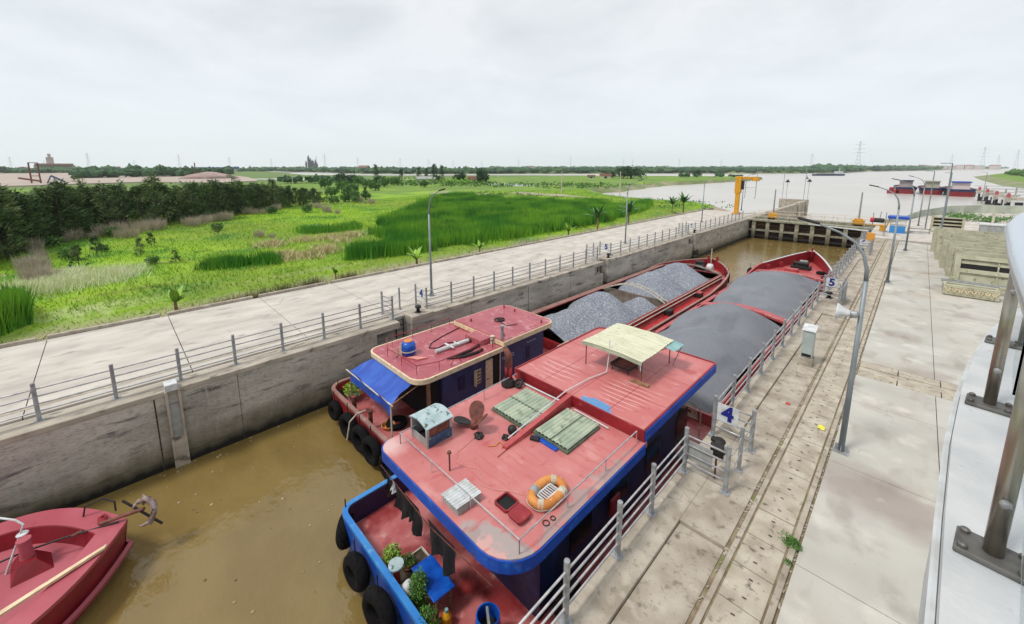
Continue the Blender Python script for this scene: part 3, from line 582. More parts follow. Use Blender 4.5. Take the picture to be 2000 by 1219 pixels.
for i, (lc, s_, lb) in enumerate([((1.2,80,0.1),1,'straight lamp mast between the blue kiosk and the panel frame'),((2.4,70,.1),1.12,'tallest straight lamp mast beside the panel frame'),((3.6,101,.1),.95,'straight lamp mast near the curved river parapet'),((14,190,-2.5),1.2,'straight lamp mast rising by the moored blue roofed barge')]): place(sl, i > 0, lc, 0, s_, lb, 'straight lamp masts')
# ================= lock gate =================
m_gate = M('gate_paint', C3(168,166,146), C3(140,138,116), 2, c3=C3(96,84,60), sc3=3, lo3=.55, hi3=.7, rough=.7, coord='Position'); overlay(m_gate, C3(72,64,42), zband(-2.9,-1.5,.4,1))
m_gated = M('gate_panel', C3(72,52,34), C3(48,34,26), .8, .35, .65, c3=C3(120,84,44), sc3=.7, lo3=.56, hi3=.7, rough=.85, coord='Position', st=(1,1,2))
t = T('lock_gate', 'wide steel lock gate with pale ribs and rusty brown panels across the chamber', 'gate', (-12,77.5,0))
P(t, 'skin_plate', MB().box(-20,-4,77.9,78.05,-5,-.1), m_gated)
gm = MB().box(-20,-4,77.1,78.4,-.28,.0); P(t, 'walkway', gm, m_gate, bevel=.02)
for x in np.linspace(-19.2,-5.0,8): P(t, 'rib', MB().box(x-.26,x+.26,77.25,77.9,-3.6,-.3), m_gate)
P(t, 'cross_beam', MB().box(-20,-4,77.3,77.9,-1.95,-1.7), m_gate); P(t, 'cross_beam', MB().box(-20,-4,77.45,77.9,-.95,-.85), m_gated); P(t, 'cross_beam', MB().box(-20,-4,77.4,77.9,-2.9,-2.6), m_black)
gr = MB()
for x in np.arange(-19.5,-4,1.6): gr.path([(x,78.35,0),(x,78.35,1.1)], .03, 5)
for z in (.55,1.1): gr.path([(-20,78.35,z),(-4,78.35,z)], .03, 5)
P(t, 'handrail', gr, m_pale)
for x, lb in ((-17.0,'far'),(-5.9,'near')):
    t = T('gate_actuator', 'yellow gate machine box with tall thin pole at the %s end of the gate' % lb, 'machine', (x,79.5,0), 'yellow gate machines')
    P(t, 'housing', MB().box(x-.7,x+.7,79,80,.2,.85).box(x-.5,x+.5,79.2,79.8,.85,1.1), m_yellow, bevel=.05); P(t, 'base', MB().box(x-.5,x+.5,78.5,79.9,-3.2,.2), m_black); P(t, 'mast', MB().path([(x,79.5,1.1),(x,79.5,5.0)], [.12,.09], 8), m_galv)
wb = T('service_bridge', 'yellowish service bridge behind the lock gate', 'bridge', (-12,82,0)); P(wb, 'deck', MB().box(-20,-4,81.6,82.6,-.4,.05), m_gate)
hb = MB()
for x in np.arange(-19.8,-4,1.5): hb.path([(x,82.5,0),(x,82.5,1.1)], .035, 5)
for z in (.5,1.1): hb.path([(-20,82.5,z),(-4,82.5,z)], .035, 5)
P(wb, 'handrail', hb, m_cream)
single('swing_barrier', MB().path([(-3.6,60.8,1.5),(-9.9,65.5,1.2)], [.09,.05], 8), m_white, 'long pale boom reaching over the chamber from the near side number six bay', 'boom', loc=(-3.6,60.8,1.5))
single('warning_box', MB().box(-3.35,-2.7,56.0,56.3,1.0,1.9), M('orange_sign', C3(232,160,60), rough=.6), 'orange box on the near side railing by the number six bay', 'box', loc=(-3,56.1,1.0), bevel=.02)
t = T('signal_light', 'red and black signal light on thin posts at the near end of the gate', 'signal', (-3.1,68.2,.14)); P(t, 'stand', MB().path([(-3.7,68.2,.14),(-3.7,68.2,3.0)], .05, 6).path([(-2.5,68.2,.14),(-2.5,68.2,3.1)], .05, 6).path([(-3.1,68.2,2.0),(-3.0,68.2,3.2)], .04, 6), m_galv)
P(t, 'housing', MB().lathe((-3.6,68.1,2.1), [(.28,0),(.28,.9),(.2,1.0)], 12, 'X'), m_black); P(t, 'lens', MB().lathe((-3.95,68.1,2.1), [(.1,0),(.3,.05),(.3,.36)], 12, 'X'), M('signal_red', C3(196,30,60), rough=.4))
t = T('kiosk', 'small bright blue kiosk with dark blue flat roof at the end of the near quay', 'kiosk', (-1.45,73.2,.14))
P(t, 'wall', MB().box(-2.2,-.7,72.6,74.0,.14,1.1), M('kiosk_blue', C3(60,150,220), C3(48,132,204), 1, rough=.5)); P(t, 'counter', MB().box(-2.25,-.65,72.55,74.05,1.1,1.16), m_white); P(t, 'roof', MB().box(-2.5,-.4,72.3,74.3,2.0,2.35), m_blue, bevel=.03)
for px, py in ((-2.2,72.6),(-.75,72.6),(-2.2,74),(-.75,74)): P(t, 'post', MB().box(px-.04,px+.04,py-.04,py+.04,1.1,2.0), m_white)
single('yellow_machine', MB().obox((-2.9,73.6,.6),(.6,.8,.8)).path([(-2.7,73.4,.2),(-2.3,73.4,1.9)], .07, 6).path([(-4.6,73.6,.9),(-2.9,73.6,.9)], .08, 6), m_yellow, 'yellow machinery beside the blue kiosk', 'machine', loc=(-2.9,73.6,.14))
# jib crane
t = T('jib_crane', 'tall yellow jib crane standing on the far quay near the gate', 'crane', (-23.8,83.2,0))
P(t, 'column', MB().box(-24.15,-23.45,82.9,83.5,0,4.4).box(-24.3,-23.3,82.8,83.6,3.9,7.0).box(-24.4,-23.2,82.6,83.8,0,.25), m_yellow, bevel=.04); P(t, 'jib', MB().box(-23.3,-20.6,82.95,83.45,6.5,6.95).box(-21.6,-20.5,82.8,83.6,6.2,6.6), m_yellow, bevel=.03); P(t, 'motor', MB().box(-23.28,-22.9,82.9,83.5,4.6,6.2), m_black)
hk = MB()
for x in (-22.6,-20.9): hk.path([(x,83.2,6.3),(x,83.2,3.3),(x-.15,83.2,3.0)], .06, 5)
hk.path([(-22.6,83.2,5.0),(-20.9,83.2,5.1)], .06, 5); P(t, 'lifting_frame', hk, m_galv); P(t, 'floodlight', MB().obox((-20.6,83.2,7.8),(.9,.2,.15)).path([(-20.9,83.2,6.9),(-20.9,83.2,8.9)], .05, 5), m_galv)
# guide wall
gw = MB().add([(-20,90,-3),(-19,90,-3),(-17.6,116,-3),(-24,118,-3),(-20,90,.2),(-19,90,.2),(-17.8,116,.9),(-24,118,.9)], [(0,3,2,1),(4,5,6,7),(0,1,5,4),(1,2,6,5),(2,3,7,6),(3,0,4,7)])
gw = MB().box(-20.2,-19.3,88,119,-6,.35).box(-24.5,-18.6,119,120.2,-6,.9).box(-20.2,-19.0,112,119,-6,.55)
single('guide_wall', gw, m_cope, 'concrete guide wall running out into the river beyond the gate', 'wall', loc=(-19.8,104,0))
for i, (x, y, h_) in enumerate([(-19.6,119.5,5.2),(-24.0,119.5,5.0)]):
    t = T('marker_mast', ['thin mast with black topmark on the near corner of the guide wall','thin mast with black topmark on the far corner of the guide wall'][i], 'mast', (x,y,.9), 'masts on the guide wall'); P(t, 'pole', MB().path([(x,y,.9),(x,y,9.0)], .06, 6), m_galv); P(t, 'topmark', MB().lathe((x+.8,y,h_), [(.5,0),(.45,.15),(.05,.7)], 8), m_black); P(t, 'ladder', MB().path([(x+.8,y,.9),(x+.8,y,h_)], .05, 5), m_galv)
# curved river parapet
pts = [(-3.6,84),(-1.2,90.5),(.6,100),(4.5,111),(8.5,116.5),(13,119),(20,120),(40,120.5)]
pw = MB()
for i in range(len(pts)-1):
    a, b = Vector(pts[i]), Vector(pts[i+1]); n = (b-a).normalized(); n = Vector((-n.y, n.x))*.15; h0, h1 = (.6+1.0*min(1, i/3)), (.6+1.0*min(1, (i+1)/3))
    pw.add([(a.x-n.x,a.y-n.y,.1),(b.x-n.x,b.y-n.y,.1),(b.x+n.x,b.y+n.y,.1),(a.x+n.x,a.y+n.y,.1),(a.x-n.x,a.y-n.y,h0),(b.x-n.x,b.y-n.y,h1),(b.x+n.x,b.y+n.y,h1),(a.x+n.x,a.y+n.y,h0)], [(0,3,2,1),(4,5,6,7),(0,1,5,4),(1,2,6,5),(2,3,7,6),(3,0,4,7)])
m_parap = M('parapet_greenish', C3(196,202,186), C3(170,176,160), .4, rough=.85, coord='Position')
single('river_parapet', pw, m_parap, 'pale curved concrete parapet bounding the far end of the near quay', 'wall', loc=(5,110,.1))
pb = MB(); 
for _ in range(90): leafclump(pb, (random.uniform(4,14), random.uniform(97,106), .1), 16, .8, random.uniform(.4,1.1), .07, .5)
single('plant_bed', pb, m_leaf, 'overgrown plant bed in front of the curved river parapet', 'plants', loc=(8,101,.1), normals=False)['kind'] = 'stuff'
for i, x in enumerate((8.6,12.4)): single('marker_post', MB().box(x-.14,x+.14,96.2,96.5,.1,1.7), m_pale, ['pale post at the left of the overgrown plant bed','pale post at the right of the overgrown plant bed'][i], 'post', 'posts by the plant bed', loc=(x,96.3,.1))
t = T('storage_box', 'long white storage box on the near quay behind the stacked panels', 'box', (7.6,82,.14)); P(t, 'body', MB().box(6.3,10.5,81.5,83,.14,1.1), m_grey, bevel=.04); P(t, 'lid', MB().box(6.2,10.6,81.4,83.1,1.1,1.3), m_white, bevel=.05)
# stacked stop-log panels
def stop_log(W=6.4, H=2.4, D=.45):
    t = T('stop_log_panel', 'x', 'steel panel', (0,0,0)); f = MB()
    for x in (0, W-.3): f.box(x, x+.3, 0, D, 0, H)
    for z in (0, H*.45, H-.35): f.box(.3, W-.3, 0, D, z, z+.3)
    P(t, 'frame', f, m_panel, bevel=.015); pl_ = MB()
    for z0_, z1_ in ((.3,1.05),(1.75,H-.35)): pl_.box(.3, W-.3, D*.35, D*.55, z0_, z1_-.03)
    P(t, 'slot', MB().box(.3, W-.3, D*.4, D*.5, 1.38, 1.75), m_dark)  # dark sheet added behind the opening as its shade
    for xx in (W*.33, W*.66): pl_.box(xx-.04, xx+.04, D*.2, D*.6, .3, H-.3)
    P(t, 'slat', pl_, m_panel)
    for x in (.35,W-.5): P(t, 'lug', MB().box(x,x+.12,.1,.2,H,H+.22), m_panel)
    return t
slp = stop_log(); ys_ = [43.4,45.4,47.2,49.0,51.0,53.0,55.2,57.6,60.2]
for i, y in enumerate(ys_):
    tilt = R(-14) if i < 1 else R(-6); o = place(slp, i > 0, (2.5-.12*i+(.12 if i % 2 else 0), y, 0), random.uniform(-.015,.015), (1, 1, 1.02+.03*(i > 5)), ['front','second','third','fourth','fifth','sixth','seventh','eighth','rearmost'][i]+' beige steel panel of the standing row on the near quay', 'beige steel panels stored on the near quay')
    o.rotation_euler[0] = tilt
t = T('lifting_beam', 'ribbed beige steel beam lying on the quay in front of the stacked panels', 'steel beam', (3.2,41,0))
P(t, 'body', MB().box(1.95,4.5,40.1,40.35,0.05,.75).box(1.95,4.5,41.2,41.4,.05,.7).box(1.95,2.1,40.35,41.2,.05,.7).box(4.35,4.5,40.35,41.2,.05,.7), m_panel, bevel=.02)
rb = MB()
for k in range(16): rb.obox((2.1+k*.15,40.08,.42), (.05,.05,.46), 0, 0, .5*(1 if k % 2 else -1))
P(t, 'ribs', rb, m_cream); P(t, 'top_rail', MB().box(1.9,6.5,42.2,42.4,.5,.62).box(1.9,6.5,42.7,42.9,.5,.62).box(2.0,2.2,42.2,42.9,0,.5).box(6.0,6.2,42.2,42.9,0,.5), m_grey); P(t, 'hook', MB().obox((4.6,40.7,.8),(.3,.2,.2)).obox((2.4,42.5,.75),(.3,.2,.2)), m_panel)
t = T('panel_frame', 'beige ladder-like steel frame standing beside the straight lamp masts', 'steel frame', (3.2,80,.14)); f = MB()
for x in (1.7,4.5): f.box(x-.12,x+.12,77.2,77.5,.14,2.3)
for z in (.3,.8,1.25,1.7,2.15): f.box(1.7,4.5,77.25,77.45,z-.08,z+.08)
P(t, 'frame', f, m_panel); P(t, 'panel', MB().box(1.8,4.4,77.47,77.52,.9,2.1), m_gated)
single('low_railing', MB().box(-.5,1.6,74.4,74.55,.3,.4).box(-.5,1.6,74.4,74.55,.7,.8).box(-.5,-.4,74.4,74.55,.14,.8).box(1.5,1.6,74.4,74.55,.14,.8).box(-.5,1.6,75.2,75.35,.6,.7), m_grey, 'low grey barrier next to the blue kiosk', 'barrier', loc=(.5,74.5,.14))
# ================= balcony =================
edge = [(.06,-1.2),(.10,0),(.14,.8),(.18,1.5),(.21,2.1),(.25,2.75),(.31,3.4),(.40,4.1),(.54,4.9),(.74,5.7),(1.02,6.5),(1.4,7.3),(1.9,8.1),(2.6,8.9)]
def offs(pl, d):
    r = []
    for i, p in enumerate(pl):
        a = Vector(pl[max(0,i-1)]); b = Vector(pl[min(len(pl)-1,i+1)]); n = (b-a).normalized(); r.append((p[0]+n.y*d, p[1]-n.x*d))
    return r
inn = offs(edge, .42)
bk = MB().prism(edge+[(6,8.9),(6,-1.2)], 6.6, 7.0); n_ = len(edge)
kerbm = MB(); vs = [(x,y,6.6) for x,y in offs(edge,-.002)]+[(x,y,7.4) for x,y in edge]+[(x,y,7.4) for x,y in inn]+[(x,y,7.0) for x,y in inn]
kerbm.add(vs, [(a*n_+i, a*n_+i+1, (a+1)%4*n_+i+1, (a+1)%4*n_+i) for i in range(n_-1) for a in range(4)]+[(0,n_,2*n_,3*n_),(n_-1,2*n_-1,3*n_-1,4*n_-1)])
structure('balcony_floor', bk, m_conc_r)
single('balcony_kerb', kerbm, m_whitep, 'white painted curved kerb of the viewing balcony at the right edge', 'kerb', loc=(.3,2,7.4))
single('trim_strip', MB().path([(x,y,7.33) for x,y in offs(edge,-.012)], .012, 6), m_white, 'thin white trim along the outer face of the balcony kerb', 'trim', loc=(.2,2,7.33))
t = T('balcony_railing', 'curved stainless handrail with glass panels on the white balcony kerb', 'railing', (.4,3,7.4))
basep = [(.16,.55),(.31,1.93),(.40,3.23),(.56,4.5),(.98,5.9)]
for k, (x, y) in enumerate(basep):
    dv = Vector((.12,1)).normalized() if k < 4 else Vector((.35,1)).normalized(); rz = math.atan2(dv.y, dv.x)-math.pi/2
    p_ = P(t, 'post', MB().path([(x,y,7.42),(x,y,8.27)], .024, 14), m_steel, smooth=True)
    P(p_, 'base_plate', MB().obox((x,y,7.412),(.17,.13,.02), rz), m_steeld, bevel=.005); bo = None
    for a, b in ((-.065,-.045),(.065,-.045),(-.065,.045),(.065,.045)):
        v = Matrix.Rotation(rz,3,'Z') @ Vector((a,b,0)); P(p_, 'bolt', MB().lathe((x+v.x,y+v.y,7.424), [(.013,0),(.013,.008),(.008,.012)], 10), m_steeld)
    [P(p_, 'clamp', MB().lathe((x,y-.028,z_), [(.006,-.012),(.014,-.008),(.014,.004),(.008,.01)], 10, 'Y'), m_rail) for z_ in (7.62,8.05)]
rl_ = offs([(.10,-.6),(.14,.6),(.20,1.5),(.24,2.12),(.27,2.56),(.31,3.05),(.37,3.78),(.49,4.6),(.68,5.4),(.95,6.2),(1.35,7.0),(1.9,7.8)], .06)
P(t, 'handrail', MB().path([(x,y,8.31) for x,y in rl_], .045, 16), m_railw, smooth=True)
gl = offs([(.17,.6),(.24,1.4),(.31,1.98)], .06), offs([(.33,2.05),(.36,2.6),(.41,3.15)], .06), offs([(.42,3.32),(.48,3.9),(.57,4.4)], .06), offs([(.6,4.6),(.75,5.2),(.97,5.8)], .06)
for gpts in gl:
    gi = offs(gpts, .01); P(t, 'glass_panel', MB().ring(gpts+gi[::-1], [((a[0]+b[0])/2,(a[1]+b[1])/2) for a, b in zip(gpts+gi[::-1], gi+gpts[::-1])], 7.47, 8.22) if False else MB().prism(gpts+gi[::-1], 7.47, 8.22), m_glass)

sc_m = MB(); rsc = random.Random(8)
for _ in range(160):
    if rsc.random() < .45: x_, y_ = rsc.uniform(-19,-5), rsc.uniform(68,77)
    elif rsc.random() < .5: x_, y_ = -20+abs(rsc.gauss(0,.35))+.05, rsc.uniform(-4,9)
    else: x_, y_ = rsc.uniform(-19,-9), rsc.uniform(-3,4.5)
    r_ = rsc.uniform(.02,.07)*(2.2 if y_ > 60 else 1); k_ = rsc.randint(4,6); sc_m.prism([(x_+r_*rsc.uniform(.5,1.2)*math.cos(6.283*q/k_), y_+r_*rsc.uniform(.5,1.2)*math.sin(6.283*q/k_)) for q in range(k_)], -3.3, -3.285)
tag(mesh_obj('floating_litter', sc_m, M('litter', C3(176,160,124), C3(112,92,60), 3, rough=.9, coord='Position')), 'small scum and litter flakes floating on the lock water', 'litter', kind='stuff')
# ================= barges =================
def outline(cx, hw, y0, y1, bl, rc, pw, n=14, dir_=1):
    """hull outline in plan, counter-clockwise, stern at y0, bow tip at y1"""
    yb = y1-bl; p = []
    for k in range(5): a = math.pi/2*k/4; p.append((cx+hw-rc+rc*math.sin(a), y0+rc-rc*math.cos(a)))
    m = max(2, int((yb-y0-rc)/2.5))
    for k in range(1, m): p.append((cx+hw, y0+rc+(yb-y0-rc)*k/m))
    for k in range(n+1): u = k/n; u = 1-(1-u)**1.6; p.append((cx+hw*max(0,(1-u**pw)), yb+bl*u))
    q = [(2*cx-x, y) for x, y in p[::-1][1:]]
    return p+q
def inset(poly, d):
    n = len(poly); r = []
    for i in range(n):
        a, b, c = Vector(poly[i-1]), Vector(poly[i]), Vector(poly[(i+1)%n]); e1 = (b-a).normalized(); e2 = (c-b).normalized(); m = e1+e2
        if m.length < .2: m = Vector((1,0)) if False else Vector((-(e1.y-e2.y), e1.x-e2.x)) if False else e1
        m.normalize(); nn = Vector((-m.y, m.x)); k = 1/max(.45, nn.dot(Vector((-e1.y, e1.x)))); r.append((b.x+nn.x*d*k, b.y+nn.y*d*k))
    return r
def loops(mb, ls, closed=True):
    o = len(mb.v); n = len(ls[0])
    for l_ in ls: mb.v += [tuple(p) for p in l_]
    for a in range(len(ls)-1):
        for i in range(n): j = (i+1) % n; mb.f.append((o+a*n+i, o+a*n+j, o+(a+1)*n+j, o+(a+1)*n+i))
    return mb
def hull(root, ol, zt, zdeck, t_, m_out, m_rim, m_in, flare=.25, zk=-5.0, band=None, cx=0):
    top = [(x,y,zt(y)) for x,y in ol]; low = inset(ol, flare); inn_ = inset(ol, t_); inn2 = inset(ol, t_+.05)
    P(root, 'hull', loops(MB(), [[(x,y,zk) for x,y in low], [(x,y,-3.2) for x,y in inset(ol, flare*.4)], [(x,y,zt(y)-.02) for x,y in ol]]), m_out, smooth=False)
    P(root, 'gunwale', loops(MB(), [[(x,y,z-.1) for x,y,z in top], top, [(x,y,zt(y)) for x,y in inn_], [(x,y,zt(y)-.1) for x,y in inn_]]), m_rim)
    P(root, 'bulwark', loops(MB(), [[(x,y,zt(y)-.05) for x,y in inn_], [(x,y,zdeck-.02) for x,y in inn2]]), m_in)
    return inn2
def mult(*s):
    def f(y):
        for (a, za), (b, zb) in zip(s[:-1], s[1:]):
            if y <= b: u = max(0, (y-a)/(b-a)); u = u*u*(3-2*u); return za+(zb-za)*u
        return s[-1][1]
    return f
def deck_with_hold(root, poly, hx0, hx1, hy0, hy1, z, mat, mat_aft=None):
    aft = [p for p in poly if p[1] <= hy0]; ymin = min(p[1] for p in poly)
    st = sorted([p for p in poly if p[1] <= hy0], key=lambda p: math.atan2(p[1]-hy0, p[0]-(hx0+hx1)/2)); xm0, xm1 = min(p[0] for p in poly), max(p[0] for p in poly)
    bw = [p for p in poly if p[1] > hy1]; bw = sorted(bw, key=lambda p: math.atan2(p[1]-hy1, p[0]-(hx0+hx1)/2))
    for nm, pl_, mt in (('stern_deck', st+[(xm1,hy0),(xm0,hy0)], mat_aft or mat), ('fore_deck', [(xm1,hy1)]+bw+[(xm0,hy1)], mat)):
        m = MB(); n = len(pl_); m.add([(x,y,z) for x,y in pl_], [tuple(range(n))]); P(root, nm, m, mt)
    P(root, 'side_deck', MB().box(xm0,hx0,hy0,hy1,z-.02,z), mat); P(root, 'side_deck', MB().box(hx1,xm1,hy0,hy1,z-.02,z), mat)
def rrect(x0, x1, y0, y1, rr, n=6):
    p = []
    for (cx, cy, a0, r_) in ((x1-rr[1], y0+rr[1], -90, rr[1]), (x1-rr[2], y1-rr[2], 0, rr[2]), (x0+rr[3], y1-rr[3], 90, rr[3]), (x0+rr[0], y0+rr[0], 180, rr[0])):
        for k in range(n+1): a = R(a0+90*k/n); p.append((cx+r_*math.cos(a), cy+r_*math.sin(a)))
    return p
def tyre(root, loc, r_, wd, rot, name='tyre_fender'):
    m = MB(); m.torus(loc, r_-wd*.5, wd*.5, rot, 22, 10, 1.15)
    o = P(root, name, m, m_rubber, smooth=True)
    rp_ = MB().path([(loc[0],loc[1],loc[2]+r_-.1),(loc[0],loc[1],loc[2]+r_+.5)], .02, 5); P(o, 'rope', rp_, m_black); return o
ROT_X = Matrix.Rotation(R(90),4,'Y'); ROT_Y = Matrix.Rotation(R(90),4,'X')
def rot_to(nx_, ny_): return Matrix.Rotation(math.atan2(ny_, nx_),4,'Z') @ Matrix.Rotation(R(90),4,'Y')
def railmb(pts, z0, z1, r_=.02, sp=1.6, cross=None):
    m = MB().path([(x,y,z1) for x,y in pts], r_, 6)
    for a, b in zip(pts[:-1], pts[1:]):
        a, b = Vector(a), Vector(b); n = max(1, round((b-a).length/sp))
        for k in range(n+1): p = a+(b-a)*k/n; m.path([(p.x,p.y,z0),(p.x,p.y,z1)], r_*.7, 5)
    return m
ZD = -2.5
# ---------- barge A: big faded red roof ----------
A = T('cargo_barge', 'large cargo barge with a wide faded pinkish-red roof, blue stern and dark grey cargo', 'barge', (-8.1,20,-3.3), 'gravel barges in the lock')
olA = outline(-8.1, 3.55, 3.95, 59.2, 12.5, .45, 1.55, 18)
ztA = mult((3.9,-1.78),(9,-1.78),(12,-2.38),(45,-2.34),(50,-1.6),(59.3,-1.15))
split = 17.0
inA = hull(A, olA, ztA, ZD, .16, m_blue, m_blue_lit, m_redd, .35)
for ch_ in list(A.children):
    if ch_.name.startswith(('hull','gunwale','bulwark')):
        me_ = ch_.data; me_.materials.append(m_redd if not ch_.name.startswith('gunwale') else m_red); me_.materials.append(m_white); me_.materials.append(m_navy)
        for pg in me_.polygons:
            yy = pg.center.y+20
            if ch_.name.startswith('bulwark'): pg.material_index = 3 if yy < 14 else 0
            else: pg.material_index = 0 if yy < 14 else (2 if (yy > 50 and ch_.name.startswith('gunwale')) else 1)
HA = (-11.0,-5.35,17.6,47.2)
deck_with_hold(A, inA, *HA, ZD, m_red, m_deckdark)
def coaming(root, H_, zc, mat, inner, cross=(), zfloor=-4.6, camber=0.0):
    x0, x1, y0, y1 = H_
    P(root, 'hold_lining', MB().add([(x0,y0,zfloor),(x1,y0,zfloor),(x1,y1,zfloor),(x0,y1,zfloor),(x0,y0,zc-.08),(x1,y0,zc-.08),(x1,y1,zc-.08),(x0,y1,zc-.08)], [(0,1,2,3),(0,4,5,1),(1,5,6,2),(2,6,7,3),(3,7,4,0)]), inner)
    rp_ = [(x0,y0),(x1,y0),(x1,y1),(x0,y1)]; ro = [(x0-.14,y0-.14),(x1+.14,y0-.14),(x1+.14,y1+.14),(x0-.14,y1+.14)]
    P(root, 'coaming', MB().ring(ro, [(a-.0 if False else a, b) for a, b in rp_], ZD, zc), mat, bevel=.02)
coaming(A, HA, -2.0, m_red, m_hold)
def arch_beam(root, name, x0, x1, y, wd_, zend, zmid, th, mat):
    m = MB(); n = 14; ls = []
    for k in range(n+1):
        u = k/n; x = x0+(x1-x0)*u; z = zend+(zmid-zend)*math.sin(math.pi*u); ls.append([(x,y-wd_/2,z-th),(x,y+wd_/2,z-th),(x,y+wd_/2,z),(x,y-wd_/2,z)])
    loops(m, ls); m.f += [(0,1,2,3), tuple(len(m.v)-4+i for i in (3,2,1,0))]; return P(root, name, m, mat)
arch_beam(A, 'cross_beam', -11.0, -5.35, 32.6, .8, -1.98, -1.55, .16, m_red)
arch_beam(A, 'cross_beam', -11.1, -5.25, 47.5, .5, -1.98, -1.7, .16, m_red)
for y in (20.5,24.5,28.5,32.4,36.5,40.5,44.5):
    P(A, 'deck_bitt', MB().lathe((-11.42,y,ZD), [(.07,0),(.07,.3),(.1,.32),(.1,.36)], 10).lathe((-11.42,y+.35,ZD), [(.07,0),(.07,.3),(.1,.32),(.1,.36)], 10).box(-11.55,-11.3,y-.15,y+.5,ZD,ZD+.04), m_redd)
    P(A, 'deck_bitt', MB().lathe((-4.85,y,ZD), [(.07,0),(.07,.3),(.1,.32),(.1,.36)], 10).lathe((-4.85,y+.35,ZD), [(.07,0),(.07,.3),(.1,.32),(.1,.36)], 10), m_redd)
# bow fittings
w_ = P(A, 'windlass', MB().box(-9.2,-7.4,53.2,54.3,ZD,ZD+.35).lathe((-9.0,53.8,ZD+.6), [(.3,0),(.3,.1),(.18,.12),(.18,1.2),(.3,1.22),(.3,1.35)], 12, 'X'), m_black); P(w_, 'engine', MB().obox((-8.2,54.4,ZD+.55), (.7,.5,.6)), m_grey)
P(A, 'hatch_box', MB().box(-9.4,-8.2,51.4,52.1,ZD,ZD+.32), m_red, bevel=.03); P(A, 'hatch_box', MB().box(-7.5,-6.5,48.3,48.9,ZD,ZD+.3), m_red, bevel=.03)
for x, y in ((-10.9,50.6),(-10.2,53.2),(-5.7,53.0),(-5.35,51.2)): P(A, 'bitt', MB().obox((x,y,ZD+.3), (.55,.4,.6), .4), m_redd, bevel=.03)
P(A, 'spare_tyre', MB().torus((-6.3,52.4,ZD+.15), .32, .13, None, 18, 8), m_rubber, smooth=True); P(A, 'can', MB().lathe((-10.1,49.2,ZD), [(.14,0),(.14,.26),(.05,.3)], 10), m_orange)
P(A, 'anchor_chain', MB().path([(-6.0+.1*math.sin(k),50.2+k*.16,ZD+.04) for k in range(9)], .05, 5), m_black); P(A, 'bow_post', MB().path([(-8.1,58.2,-1.9),(-8.1,58.2,-.7)], .1, 8).path([(-8.5,57.6,-1.1),(-7.7,57.6,-1.1)], .08, 6), m_redd)
for x, y in ((-11.75,47.6),(-11.4,50.3)): tyre(A, (x,y,-2.35), .48, .3, rot_to(-1,.1))
# superstructure
RZ = .3
ca = P(A, 'cabin', MB().box(-10.35,-5.45,6.4,14.3,ZD,.05).box(-10.35,-6.7,14.35,16.9,ZD,.05), m_navy)
for y in (7.6,9.6,11.8,14.2): P(ca, 'window', MB().box(-5.46,-5.43,y,y+1.0,-1.5,-.6), m_glass_d)
P(ca, 'door', MB().box(-8.9,-8.0,6.385,6.4,ZD,-.5), m_dark); P(ca, 'window', MB().box(-7.4,-6.2,6.38,6.4,-1.5,-.6), m_dark)
rf = rrect(-10.78,-5.05,4.98,11.0,(.42,.95,.05,.05)); P(A, 'roof', MB().prism(rf, .1, RZ), m_roofA)
fo = rrect(-10.82,-5.01,4.94,10.84,(.44,.99,.03,.03)); fi = rrect(-10.77,-5.06,4.99,10.8,(.40,.94,.02,.02)); P(A, 'roof_edge', MB().ring(fo, fi, -.05, .27), m_blue)
rf2 = rrect(-10.66,-5.12,10.85,17.0,(.03,.03,.08,.45)); P(A, 'fore_roof', MB().prism(rf2, RZ, RZ+.36), m_roofA2)
P(A, 'fore_roof_edge', MB().ring(rrect(-10.7,-5.08,10.81,17.04,(.03,.03,.1,.48)), rrect(-10.64,-5.14,10.87,16.98,(.02,.02,.07,.42)), RZ+.02, RZ+.4), m_redd)
P(A, 'side_panel', MB().box(-5.085,-5.04,10.85,16.9,.34,.655), m_blue)
# corrugated skylight covers
def corrug(x0, x1, y0, y1, z, sk=0, n=15):
    m = MB(); nv = n*4+1
    def fn(u, v):
        return (x0+(x1-x0)*v, y0+(y1-y0)*u+sk*v, z+.045*abs(math.sin(math.pi*n*v)))
    m.grid(2, nv, fn); return m
sk1 = P(A, 'skylight_cover', corrug(-9.62,-8.05,8.66,10.36,RZ+.14,0.0,10), m_green, normals=False); P(sk1, 'frame', MB().box(-9.65,-8.02,8.63,10.39,RZ,RZ+.09), m_greend); P(sk1, 'seam', MB().box(-9.62,-8.05,9.5,9.54,RZ+.16,RZ+.19), m_greend)
sk2 = P(A, 'skylight_cover', corrug(-7.75,-6.45,8.75,10.42,RZ+.14,0.0,9), m_green, normals=False); P(sk2, 'frame', MB().box(-7.78,-6.42,8.72,10.45,RZ,RZ+.09), m_greend); P(sk2, 'seam', MB().box(-7.1,-7.06,8.75,10.42,RZ+.16,RZ+.19), m_greend)
P(A, 'blue_patch', MB().prism([(-7.62,8.58),(-6.75,8.58),(-6.75,8.9),(-7.62,8.9)], RZ, RZ+.05), m_blue)
P(A, 'beam', MB().add([(-8.02,7.6,RZ),(-7.84,7.6,RZ),(-7.84,10.85,RZ),(-8.02,10.85,RZ),(-8.02,7.6,RZ+.08),(-7.84,7.6,RZ+.08),(-7.84,10.85,RZ+.42),(-8.02,10.85,RZ+.42)], [(0,3,2,1),(4,5,6,7),(0,1,5,4),(1,2,6,5),(2,3,7,6),(3,0,4,7)]), m_red)
P(A, 'conduit', MB().path([(-8.08,7.9,RZ+.12),(-8.08,10.8,RZ+.5),(-8.05,12.2,RZ+.44),(-7.85,13.1,RZ+.44),(-7.8,13.15,RZ+1.3),(-7.8,13.15,RZ+1.75)], .022, 6), m_whitep)
sm_ = MB()
